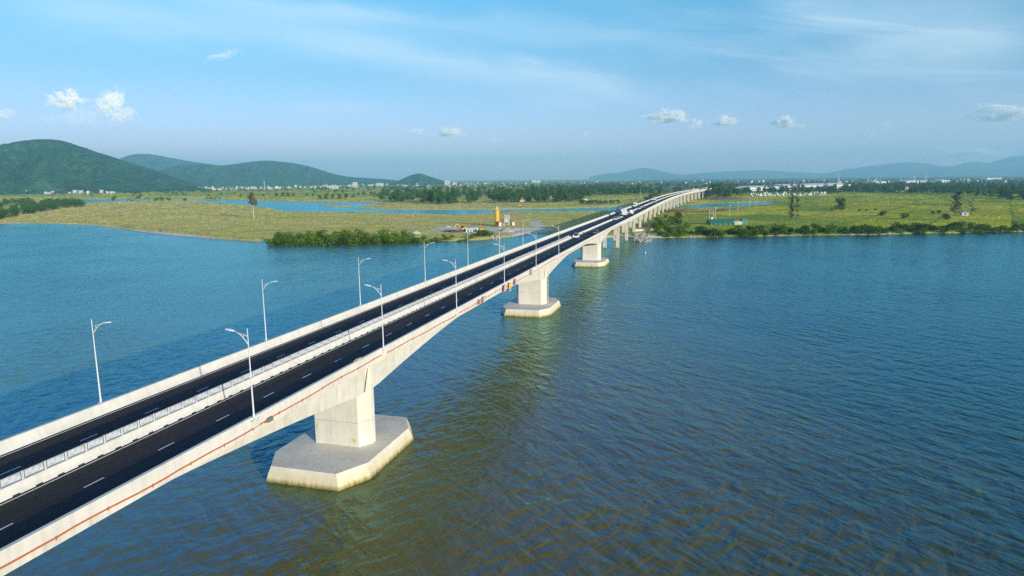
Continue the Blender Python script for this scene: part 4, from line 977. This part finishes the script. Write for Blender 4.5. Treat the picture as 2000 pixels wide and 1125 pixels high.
# ------------------------------------------------------------------ construction yard on the left bank
zs = 2.0
x, y = gp(971, 441.5); d2 = pxm(x, y); zs = gz(x,y)
r = empty('cement_silo', (x,y,zs), 0, 'tall yellow cement silo on dark legs in the construction yard', 'silo')
mb = MB()
for a in (-1,1):
    for c in (-1,1): mb.box((a*1.35,c*1.35,1.9), (.28,.28,3.8)); 
mb.box((0,-1.35,1.6), (2.6,.15,.15)); mb.box((0,1.35,1.6), (2.6,.15,.15)); mb.box((-1.35,0,1.6), (.15,2.6,.15)); mb.box((1.35,0,1.6), (.15,2.6,.15)); mb.box((0,0,3.1), (3,3,.25)); mb.build('leg_frame', M_DARK, r)
mb = MB()
def ring(rad, z, n=18): return [(rad*math.cos(6.2832*k/n), rad*math.sin(6.2832*k/n), z) for k in range(n)]
mb.rings([ring(.35,1.4), ring(1.95,4.0), ring(1.95,12.4), ring(1.8,12.6), ring(.9,13.1)]); mb.build('tank', M_SILO, r, fixn=True)
mb = MB(); mb.box((0,0,13.6), (1.4,1.2,1.4)); mb.rings([ring(.6,14.3,10), ring(.5,15.0,10)]); mb.build('filter_housing', mat('cream_housing', (.72,.62,.40), .6), r)
mb = MB()
for z in np.arange(4.2,12.6,.5): mb.tube([(-.25,-2.05,z),(.25,-2.05,z)], .04, 4)
for a in (-.28,.28): mb.tube([(a,-2.05,1),(a,-2.05,13.4)], .05, 4)
mb.build('ladder', M_RUST, r)
x, y = gp(989, 441.5); r = empty('batching_plant', (x,y,gz(x,y)), R(-60), 'grey and rust red concrete batching plant right of the yellow silo', 'plant')
mb = MB()
for a in (-2,2):
    for c in (-1.6,1.6): mb.box((a,c,4.5), (.3,.3,9))
for z in (3.2,6.2,8.8): mb.box((0,0,z), (4.6,3.8,.2))
mb.tube([(-2,-1.6,3.2),(2,-1.6,6.2)], .1, 4); mb.tube([(2,-1.6,6.2),(-2,-1.6,8.8)], .1, 4); mb.build('tower', M_POLEC, r)
mb = MB(); mb.box((0,0,4.8), (3.0,2.6,2.8)); mb.box((0,0,7.4), (2.0,1.8,2.0), taper=.5); mb.build('mixer', M_ROOFG, r)
mb = MB(); mb.box((5.2,0,2.2), (3.0,3.4,3.6)); mb.box((-5.2,.3,2.0), (3.0,3.4,3.4)); mb.build('aggregate_bin', M_RUST, r)
mb = MB(); mb.box((5.2,-1.74,1.8), (1.4,.08,2.6)); mb.box((-5.2,-1.44,1.7), (1.4,.08,2.6)); mb.build('bin_gate', M_SIGNW, r)
mb = MB(); mb.tube([(-6,-1,1),(-1.2,-.6,7.6)], .35, 6); mb.build('conveyor', M_RUST, r)
def excavator(name, px, py, rz, label, scl=1.0):
    x, y = gp(px, py); r = empty(name, (x,y,gz(x,y)), rz, label, 'excavator'); r.scale = (scl,)*3
    for a in (-1.1,1.1): mb = MB(); mb.box((0,a,.45), (3.8,.6,.9), taper=.85); mb.build('track', M_DARK, r)
    mb = MB(); mb.box((-.3,0,1.55), (3.6,2.5,1.1)); mb.box((-1.6,0,1.9), (1.2,2.4,1.2)); mb.build('body', M_EXC, r)
    mb = MB(); mb.box((.8,.7,2.5), (1.3,1.1,1.5), taper=.85); mb.build('cab', M_GLASS, r)
    mb = MB(); mb.tube([(1.2,-.3,1.8),(3.2,-.3,4.4),(5.4,-.3,4.0)], [.3,.34,.24], 6); mb.tube([(5.4,-.3,4.2),(6.3,-.3,1.6)], [.26,.16], 6); mb.build('boom', M_EXC, r)
    mb = MB(); mb.box((6.3,-.3,1.0), (.9,1.0,.9), taper=.6); mb.build('bucket', M_DARK, r); return r
excavator('excavator', 903, 451.5, R(160), 'yellow tracked excavator in the middle of the construction yard', 1.25)
excavator('excavator', 1015, 404, R(200), 'orange excavator on the channel bank before the brown roofed house', 1.3)
x, y = gp(940, 452); r = empty('drilling_rig', (x,y,gz(x,y)), R(30), 'yellow crawler rig with a rust orange mast in the yard', 'rig')
for a in (-1.3,1.3): mb = MB(); mb.box((0,a,.5), (4.6,.7,1.0), taper=.85); mb.build('track', M_DARK, r)
mb = MB(); mb.box((-.6,0,1.7), (4.4,2.8,1.4)); mb.build('body', M_EXC, r); mb = MB(); mb.box((2.0,.3,3.6), (.6,.6,7.6)); mb.tube([(-.8,.3,2.4),(1.8,.3,7)], .18, 6); mb.build('mast', mat('rust_orange', (.50,.17,.03), .6), r); mb = MB(); mb.tube([(2.0,.3,7.3),(1.9,.3,12.5)], .07, 5); mb.build('kelly_bar', M_RUST, r)
for i, (px, py) in enumerate(((914,452),(919,451.5),(924,451),(929,450.3))):
    x, y = gp(px, py); mb = MB(); mb.box((0,0,1.15), (3.2,2.4,2.3)); mb.box((0,-1.21,.9), (.9,.05,1.8), 1); mb.box((0,0,2.33), (3.4,2.6,.1)); o = mb.build('site_cabin', [mat('grey_cabin', (.50,.52,.55), .6), M_DARK], loc=(x,y,gz(x,y))); o.rotation_euler = (0,0,R(-65))
    tag(o, ('grey site cabin next to the yellow excavator','second grey site cabin from the yellow excavator','grey site cabin third in the line towards the rig','grey site cabin nearest the yellow crawler rig')[i], 'cabin', 'grey site cabins in a line')
for i, (px, py, l_) in enumerate(((886,452.5,12),(893,453,9),(878,452,7))):
    x, y = gp(px, py); mb = MB()
    for k in range(4): mb.tube([(-l_/2,k*.75,.35),(l_/2,k*.75,.35)], .32, 7)
    for k in range(2): mb.tube([(-l_/2,.4+k*.75,.95),(l_/2,.4+k*.75,.95)], .32, 7)
    o = mb.build('pipe_pile', mat('dark_steel_pipe', (.08,.08,.09), .5), loc=(x,y,gz(x,y))); o.rotation_euler = (0,0,R(-72)+.1*i); tag(o, ('longest stack of dark steel pipes in the yard','stack of dark steel pipes nearest the yellow excavator','short stack of dark steel pipes at the yard end')[i], 'pipes', 'steel pipe stacks')
def heap(name, px, py, rad, hgt, label, m=M_SAND, cat='heap'):
    x, y = gp(px, py); mb = MB(); n = 20; rs = []
    for t in (0,.25,.5,.75,.93): rs.append([(rad*(1-t)*math.cos(6.2832*k/n)*U(.85,1.15), rad*(1-t)*math.sin(6.2832*k/n)*U(.85,1.15), hgt*t**1.1-.3*(t == 0)+U(-.1,.1)) for k in range(n)])
    mb.rings(rs); o = mb.build(name, m, loc=(x,y,gz(x,y)), smooth=True, fixn=True); return tag(o, label, cat)
heap('sand_heap', 990, 450, 6, 3.0, 'grey heap of gravel in front of the batching plant')
heap('sand_heap', 1004, 447, 5, 1.8, 'low pale sand heap right of the gravel heap')
heap('tarpaulin_heap', 812, 455, 4.5, 1.9, 'pale greenish covered heap at the left end of the yard', M_TARP)
heap('sand_heap', 875, 443, 3.5, 1.0, 'small white heap at the back of the yard', M_PLASTER)
# boulders: one object each
def boulder():
    mb = MB(); rs = []
    for z, q in ((-.4,.7),(.1,1.0),(.55,.85),(.85,.4)): rs.append([(q*math.cos(6.2832*k/7)*U(.8,1.2), q*math.sin(6.2832*k/7)*U(.8,1.2), z+U(-.12,.12)) for k in range(7)])
    mb.rings(rs); return mb.build('boulder', M_ROCK, fixn=True)
boulP = Planter([boulder() for _ in range(4)])
for i in range(26):
    x, y = gp(U(957,980), U(458.5,465.5)); s = U(.6,1.5); boulP(x, y, gz(x,y), (s*1.2,s,s*.9), 'pale boulder tumbled on the left bank below the yard', 'boulder', 'boulders below the yard')
for i in range(95):
    px = U(1237,1271); x, y = gp(px, U(453,466)); s = U(.5,1.15); hz_ = gz(x,y); boulP(x, y, max(hz_,-.1), (s*1.3,s,s), 'pale riprap boulder on the right bank beside the bridge columns', 'boulder', 'riprap beside the bridge columns')
# riverside retaining wall and site crane truck under the bridge
x0, y0 = gp(1240,451.5); x1, y1 = gp(1275,450.2); mb = MB(); mb.box((0,0,.6), (math.hypot(x1-x0,y1-y0),.6,1.6)); o = mb.build('retaining_wall', M_COL, loc=((x0+x1)/2,(y0+y1)/2,gz((x0+x1)/2,(y0+y1)/2))); o.rotation_euler = (0,0,math.atan2(y1-y0,x1-x0)); tag(o, 'low concrete wall above the riprap under the bridge', 'wall')

# ------------------------------------------------------------------ vehicles
def wheels(r, xs, w, rad=.36):
    for xx in xs:
        for s in (-1,1): mb = MB(); mb.tube([(xx, s*(w/2-.2), rad),(xx, s*(w/2+.02), rad)], rad, 12); mb.build('wheel', M_TYRE, r)
def car(name, m, label, cat='car', l=4.6, w=1.85, h=1.65, pickup=False):
    r = empty(name, label=label, cat=cat); mb = MB()
    def sec(x, z0, z1, k=1): return [(x,-w/2*k,z0),(x,w/2*k,z0),(x,w/2*k*.97,z1),(x,-w/2*k*.97,z1)]
    mb.rings([sec(-l/2,.35,.85,.92), sec(-l/2+.15,.25,.95), sec(l/2-1.3,.25,1.0), sec(l/2-.15,.28,.8,.95), sec(l/2,.35,.65,.88)]); mb.build('body', m, r, fixn=True)
    mb = MB(); x0, x1 = (-.5, 1.0) if pickup else (-l/2+.25, l/2-1.25)
    mb.rings([[(x0,-w*.46,.94),(x1+.3,-w*.46,.98),(x1+.3,w*.46,.98),(x0,w*.46,.94)], [(x0+.25,-w*.40,h-.04),(x1-.45,-w*.40,h-.04),(x1-.45,w*.40,h-.04),(x0+.25,w*.40,h-.04)]]); mb.build('window', M_GLASS, r, fixn=True)
    mb = MB(); mb.box(((x0+x1)/2-.1,0,h-.01), (x1-x0-.75,w*.8,.07)); mb.build('roof', m, r)
    if pickup:
        for s in (-1,1): mb = MB(); mb.box((-1.4,s*w*.45,1.12), (1.6,.08,.4)); mb.build('bed_side', m, r)
    wheels(r, (-l*.3,l*.3), w); return r
def truck(name, m, mbx, label, l=8.0, w=2.4, h=3.2, tank=False):
    r = empty(name, label=label, cat='truck'); mb = MB(); mb.box((l/2-1.0,0,1.55), (1.9,w*.95,1.9), taper=.93); mb.build('cab', m, r)
    mb = MB(); mb.box((l/2-.08,0,1.95), (.1,w*.8,.7)); mb.build('windscreen', M_GLASS, r); mb = MB(); mb.box((0,0,.75), (l-.2,w*.5,.25)); mb.build('chassis', M_DARK, r)
    mb = MB()
    if tank: mb.tube([(-l/2+.2,0,2.0),(-l/2+.8,0,2.1),(l/2-3.2,0,2.2),(l/2-2.3,0,2.0)], [.5,1.15,1.15,.5], 12)
    else: mb.box((-1.1,0,.95+(h-.95)/2), (l-2.5,w,h-.95))
    mb.build('cargo_box', mbx, r); wheels(r, (-l*.36,-l*.24,l*.34), w, .48); return r
def seat(r, x, lat, back=False):
    c, nrm, t = frame(x); r.location = c+nrm*lat+np.array([0,0,.012]); r.rotation_euler = (0,0,math.atan2(t[1],t[0])+(math.pi if back else 0)); return r
seat(car('pickup_truck', M_CARW, 'white pickup parked against the median where the glare screens end', 'pickup', 5.2, 1.9, 1.8, True), 248, -1.75)
seat(car('parked_car', M_CARW, 'white car nearest in the cluster of vehicles by the median', l=4.5), 366, -1.7)
seat(car('parked_car', M_CARW, 'second white car of the cluster by the median', l=4.3), 375, -2.2)
seat(car('parked_van', M_CARW, 'white van ahead of the white cars by the median', 'van', 5.4, 2.0, 2.3), 388, -2.0)
seat(truck('parked_truck', M_CARW, M_CARW, 'tall white box truck at the middle of the vehicle cluster', 8.5, 2.5, 3.9), 408, -1.9)
seat(truck('parked_truck', M_CARW, mat('truck_tank_white', (.70,.71,.72), .4), 'white truck with a rounded tank standing nearer the parapet', 8.5, 2.5, 3.4, True), 421, -4.3)
seat(car('parked_car', M_CARW, 'white car behind the tank truck'), 436, -3.6)
seat(car('moving_car', M_CARW, 'white car small by the median beyond the trucks'), 505, -1.8); seat(car('moving_car', M_CARG, 'grey car in the near carriageway beyond the trucks'), 520, -3.4)
seat(truck('lorry', M_CARB, M_CARB, 'dark blue lorry in the far carriageway', 7.5, 2.4, 3.0), 444, 6.2)
seat(truck('lorry', M_CARW, mat('cream_load', (.62,.58,.48), .7), 'pale lorry with a cream load in the far carriageway', 9, 2.5, 3.6), 545, 5.6, True)
seat(truck('lorry', M_CARW, M_CARW, 'white lorry farther along the far carriageway', 8, 2.5, 3.2), 690, 3.0, True)
seat(car('moving_car', M_CARW, 'white car small in the near carriageway on the far bend'), 640, -2.4)
seat(truck('lorry', M_CARW, M_CARW, 'white lorry at the far end of the bridge', 9, 2.5, 3.4), 1120, 3.0, True); seat(truck('lorry', M_CARW, M_CARB, 'white lorry with a blue box at the far end of the bridge', 9, 2.5, 3.4), 1170, -3.0)
seat(car('moving_car', M_CARG, 'small grey car low against the near parapet at the third pier'), 268, -6.2)
# pale rag of cement on the near parapet beside the first pier
x = 68.4; mb = MB()
for k in range(5): mb.box(put(x+k*.3, -8.45, 1.06+.05*(k % 2)), (.45,.5,.12+.06*(k % 3)), 0, U(-.5,.5), .7)
o = mb.build('cement_bag', mat('cement_bag_paper', (.42,.37,.30), .9)); tag(o, 'crumpled brownish cement bag lying on the near parapet above the first pier', 'bag')
# little white buoy on the open water right of the bridge
x, y = gp(1260.5, 494, 0); mb = MB(); mb.rings([ring(.2,-.3,10), ring(.42,.0,10), ring(.42,.4,10), ring(.15,.6,10)]); mb.tube([(0,0,.5),(0,0,1.0)], .05, 6); o = mb.build('buoy', M_SIGNW, loc=(x,y,0), fixn=True); tag(o, 'tiny white buoy on the open water right of the bridge', 'buoy')

# ------------------------------------------------------------------ sky
wd = bpy.data.worlds.new('World'); S.world = wd; wd.use_nodes = True
N = wd.node_tree.nodes; L = wd.node_tree.links; N.clear()
out = N.new('ShaderNodeOutputWorld'); bg = N.new('ShaderNodeBackground'); L.new(bg.outputs[0], out.inputs['Surface'])
sky = N.new('ShaderNodeTexSky'); sky.sky_type = 'NISHITA'; sky.sun_disc = False; sky.sun_elevation = SUN_EL
sky.sun_rotation = math.atan2(SUNDIR[0], SUNDIR[1]) % (2*math.pi); sky.air_density = 1.0; sky.dust_density = .6; sky.ozone_density = 2.0; sky.altitude = 30
tc = N.new('ShaderNodeTexCoord'); DIR = tc.outputs['Generated']
sx = N.new('ShaderNodeSeparateXYZ'); L.new(DIR, sx.inputs[0])
ca, sa = math.cos(YAW), math.sin(YAW)
fb = math2('ADD', math2('MULTIPLY', sx.outputs['X'], ca), math2('MULTIPLY', sx.outputs['Y'], sa))
fa = math2('SUBTRACT', math2('MULTIPLY', sx.outputs['X'], sa), math2('MULTIPLY', sx.outputs['Y'], ca))
AZ = math2('ARCTAN2', fa, fb); EL = math2('ARCSINE', sx.outputs['Z'])
def azel(px, py):
    d = ray(px, py); d = d/np.linalg.norm(d); return math.atan2(d[0]*sa-d[1]*ca, d[0]*ca+d[1]*sa), math.asin(d[2])
cx = N.new('ShaderNodeCombineXYZ'); L.new(AZ, cx.inputs[0]); L.new(EL, cx.inputs[1]); AE = cx.outputs[0]
def skynoise(scale, stretch, rot, det=5, rough=.55, dist=.3, off=0):
    mp = N.new('ShaderNodeMapping'); mp.inputs['Rotation'].default_value = (0,0,rot); mp.inputs['Location'].default_value = (off,off*.7,0); L.new(AE, mp.inputs['Vector'])
    m2 = N.new('ShaderNodeMapping'); m2.inputs['Scale'].default_value = (stretch[0],stretch[1],1); L.new(mp.outputs['Vector'], m2.inputs['Vector'])
    n = N.new('ShaderNodeTexNoise'); n.inputs['Scale'].default_value = scale; n.inputs['Detail'].default_value = det; n.inputs['Roughness'].default_value = rough; n.inputs['Distortion'].default_value = dist; L.new(m2.outputs['Vector'], n.inputs['Vector']); return n.outputs['Fac']
def sstep(v, a, b):
    m_ = N.new('ShaderNodeMapRange'); m_.interpolation_type = 'SMOOTHSTEP'; m_.inputs['From Min'].default_value = a; m_.inputs['From Max'].default_value = b; L.new(v, m_.inputs['Value']); return m_.outputs['Result']
soft = skynoise(6, (1,4), .12, 6, .55, .4); wisp = skynoise(3, (1,9), .15, 6, .6, .6)
cl = None
for (p0, p1, w, st) in (((-60,-2),(640,62),36,.30),((520,48),(1080,158),30,.36),((980,128),(1240,178),20,.34),((600,14),(1340,78),22,.20),((300,-20),(800,40),16,.25),((1000,196),(1340,186),22,.16),((560,206),(760,214),12,.16),((1560,235),(1740,231),6,-.10),((1500,130),(2050,105),30,.18),((1480,10),(2050,42),34,.30),((1640,92),(2050,75),18,.28)):
    a0, e0 = azel(*p0); a1, e1 = azel(*p1); sl = (e1-e0)/(a1-a0); ww = w/F
    dd = math2('SUBTRACT', EL, math2('MULTIPLY_ADD', math2('SUBTRACT', AZ, a0), sl, e0)); dd = math2('ADD', dd, math2('MULTIPLY_ADD', soft, .05, -.025)); dd = math2('MULTIPLY', dd, 1/ww)
    gsn = math2('EXPONENT', math2('MULTIPLY', math2('MULTIPLY', dd, dd), -1.0)); le = (a1-a0)*.3
    mk = math2('MULTIPLY', sstep(AZ, a0-le*.3, a0+le), sstep(AZ, a1+le*.3, a1-le)); v = math2('MULTIPLY', math2('MULTIPLY', gsn, mk), st)
    cl = v if cl is None else math2('ADD', cl, v)
cl = math2('MULTIPLY', cl, math2('MULTIPLY_ADD', wisp, .7, .65))
veil = math2('MULTIPLY', cramp(wisp, [(.46,(0,0,0)), (.80,(1,1,1))]), math2('MULTIPLY', sstep(AZ, -.05, .65), math2('MULTIPLY', sstep(EL, .05, .16), .55)))
cl = math2('ADD', cl, veil, clamp=True)
# bluish grading of the clear sky, pale towards the horizon
tint = cramp(math2('MULTIPLY', EL, 1/1.2), [(0,(1.60,1.24,2.1)), (.12,(.82,1.12,1.43)), (.205,(.66,1.34,1.56)), (.225,(.35,1.5,2.2)), (.26,(.02,1.75,4.8)), (.38,(.02,1.45,3.6)), (.52,(.10,.95,1.4)), (.8,(.3,.8,.9))])
dt = N.new('ShaderNodeVectorMath'); dt.operation = 'DOT_PRODUCT'; L.new(DIR, dt.inputs[0]); dt.inputs[1].default_value = SUNDIR.tolist()
tint = mixc(sstep(dt.outputs['Value'], .15, .75), tint, (1.4, 1.15, .95))     # the sky round the sun stays white
c = mixc(1.0, sky.outputs['Color'], tint, 'MULTIPLY')
SKYTINT = c
c = mixc(cl, c, (7.2, 8.4, 9.0))
L.new(c, bg.inputs['Color']); bg.inputs['Strength'].default_value = .10

sd_ = bpy.data.lights.new('sun', 'SUN'); sun = bpy.data.objects.new('sun', sd_); COL.objects.link(sun)
sd_.energy = 4.8; sd_.angle = R(.53); sd_.color = (1.0, .93, .79)
sun.rotation_euler = Vector(SUNDIR.tolist()).to_track_quat('Z', 'Y').to_euler()

# ------------------------------------------------------------------ haze and cumulus
hb = MB(); hb.box((-0, 0, 355), (43000, 43000, 720)); hz_o = hb.build('haze', None or mat('tmp_haze', (1,1,1)))
M_HZ = bpy.data.materials.new('haze_air'); M_HZ.use_nodes = True; nt = M_HZ.node_tree; nt.nodes.clear()
o_ = nt.nodes.new('ShaderNodeOutputMaterial'); pv = nt.nodes.new('ShaderNodeVolumePrincipled'); nt.links.new(pv.outputs[0], o_.inputs['Volume'])
pv.inputs['Color'].default_value = (.40,.78,1.0,1); pv.inputs['Density'].default_value = 9.5e-5; pv.inputs['Anisotropy'].default_value = .1
hz_o.data.materials[0] = M_HZ; tag(hz_o, kind='stuff')

M_CU = bpy.data.materials.new('cumulus'); M_CU.use_nodes = True; nt = M_CU.node_tree; N = nt.nodes; L = nt.links; N.clear()
o_ = N.new('ShaderNodeOutputMaterial'); pv = N.new('ShaderNodeVolumePrincipled'); L.new(pv.outputs[0], o_.inputs['Volume'])
pv.inputs['Color'].default_value = (.97,.98,.99,1); pv.inputs['Anisotropy'].default_value = -.28
tc = N.new('ShaderNodeTexCoord'); oi = N.new('ShaderNodeObjectInfo')
ofs = N.new('ShaderNodeVectorMath'); ofs.operation = 'ADD'; L.new(tc.outputs['Object'], ofs.inputs[0]); L.new(oi.outputs['Location'], ofs.inputs[1])
n = N.new('ShaderNodeTexNoise'); n.inputs['Scale'].default_value = 2.3; n.inputs['Detail'].default_value = 5; n.inputs['Roughness'].default_value = .6; L.new(ofs.outputs[0], n.inputs['Vector'])
ln = N.new('ShaderNodeVectorMath'); ln.operation = 'LENGTH'; L.new(tc.outputs['Object'], ln.inputs[0])
zs_ = N.new('ShaderNodeSeparateXYZ'); L.new(tc.outputs['Object'], zs_.inputs[0])
v = math2('SUBTRACT', math2('MULTIPLY_ADD', n.outputs['Fac'], 3.3, -.85), math2('MULTIPLY', ln.outputs['Value'], 1.45))
v = math2('SUBTRACT', v, math2('MULTIPLY', math2('MAXIMUM', math2('SUBTRACT', -.30, zs_.outputs['Z']), 0), 2.0))
mr = N.new('ShaderNodeMapRange'); mr.interpolation_type = 'SMOOTHSTEP'; mr.inputs['From Min'].default_value = .0; mr.inputs['From Max'].default_value = .8; L.new(v, mr.inputs['Value'])
at_ = N.new('ShaderNodeAttribute'); at_.attribute_type = 'OBJECT'; at_.attribute_name = 'thickness'
L.new(math2('MULTIPLY', mr.outputs['Result'], math2('MULTIPLY', at_.outputs['Fac'], .012)), pv.inputs['Density'])
ico = None
def cloud(px, py, w, h, th, label, tilt=0.0, dist=15500):
    global ico
    import bmesh
    if ico is None:
        b = bmesh.new(); bmesh.ops.create_icosphere(b, subdivisions=3, radius=1.0); ico = bpy.data.meshes.new('cumulus_cloud'); b.to_mesh(ico); b.free(); ico.materials.append(M_CU)
    c = at_dist(px, py, dist); sc = dist/F*(.96 if px > 700 else .86)
    o = bpy.data.objects.new('cloud', ico); COL.objects.link(o); o.location = c.tolist(); a = math.atan2(c[1]-CAM[1], c[0])
    o.rotation_euler = (R(tilt), 0, a); o.scale = (w*sc*.8, w*sc, h*sc); o['thickness'] = th*(1.7 if px > 700 else 1.15); return tag(o, label, 'cloud')
cloud(134,200,52,34,1.3,'puffy white cumulus, left one of the bright pair above the broad hill')
cloud(138,183,20,18,1.2,'small white puff on top of the left bright cumulus')
cloud(216,204,46,44,1.3,'puffy white cumulus leaning right, right one of the bright pair',-35)
cloud(238,228,44,30,.5,'thin ragged tail under the right bright cumulus',-25)
cloud(160,232,150,34,.03,'faint flat grey cloud bank below the bright pair')
cloud(438,108,60,14,.12,'thin pinkish wisp high above the hills',-18)
cloud(6,223,40,18,.4,'pale cloud cut by the left picture edge')
cloud(814,257,28,14,.45,'faint small cloud left of the one over the plain'); cloud(879,259,46,20,.75,'small white cloud low over the middle of the plain'); cloud(965,271,22,14,.25,'barely visible little cloud over the plain'); cloud(1143,262,18,14,.4,'tiny faint cloud left of the bridge end')
cloud(1300,229,66,26,.9,'widest white cumulus above the bridge end'); cloud(1358,244,26,20,.9,'small rounded cloud just right of the widest one'); cloud(1415,237,46,20,.7,'twin topped small cloud between the rounded ones'); cloud(1533,239,36,26,1.2,'bright triangular small cumulus above the right plain')
cloud(1960,222,80,28,.5,'soft cream cloud near the right picture edge'); cloud(1735,246,18,20,.35,'faint upright puff over the right plain'); cloud(1700,263,18,18,.4,'faint low puff above the far mountains'); cloud(1890,298,90,20,.2,'low faint cloud streak resting over the mountains'); cloud(1565,246,30,8,.3,'flat thin scrap right of the triangular cumulus')

# ------------------------------------------------------------------ render settings
S.view_settings.view_transform = 'Standard'; S.view_settings.look = 'None'; S.view_settings.gamma = 1; S.view_settings.use_curve_mapping = False
S.view_settings.exposure = .40
S.cycles.use_denoising = False
S.cycles.max_bounces = 6; S.cycles.diffuse_bounces = 2; S.cycles.glossy_bounces = 3; S.cycles.transmission_bounces = 2; S.cycles.volume_bounces = 5
S.cycles.volume_max_steps = 96; S.cycles.volume_step_rate = 1.0
S.cycles.caustics_reflective = False; S.cycles.caustics_refractive = False
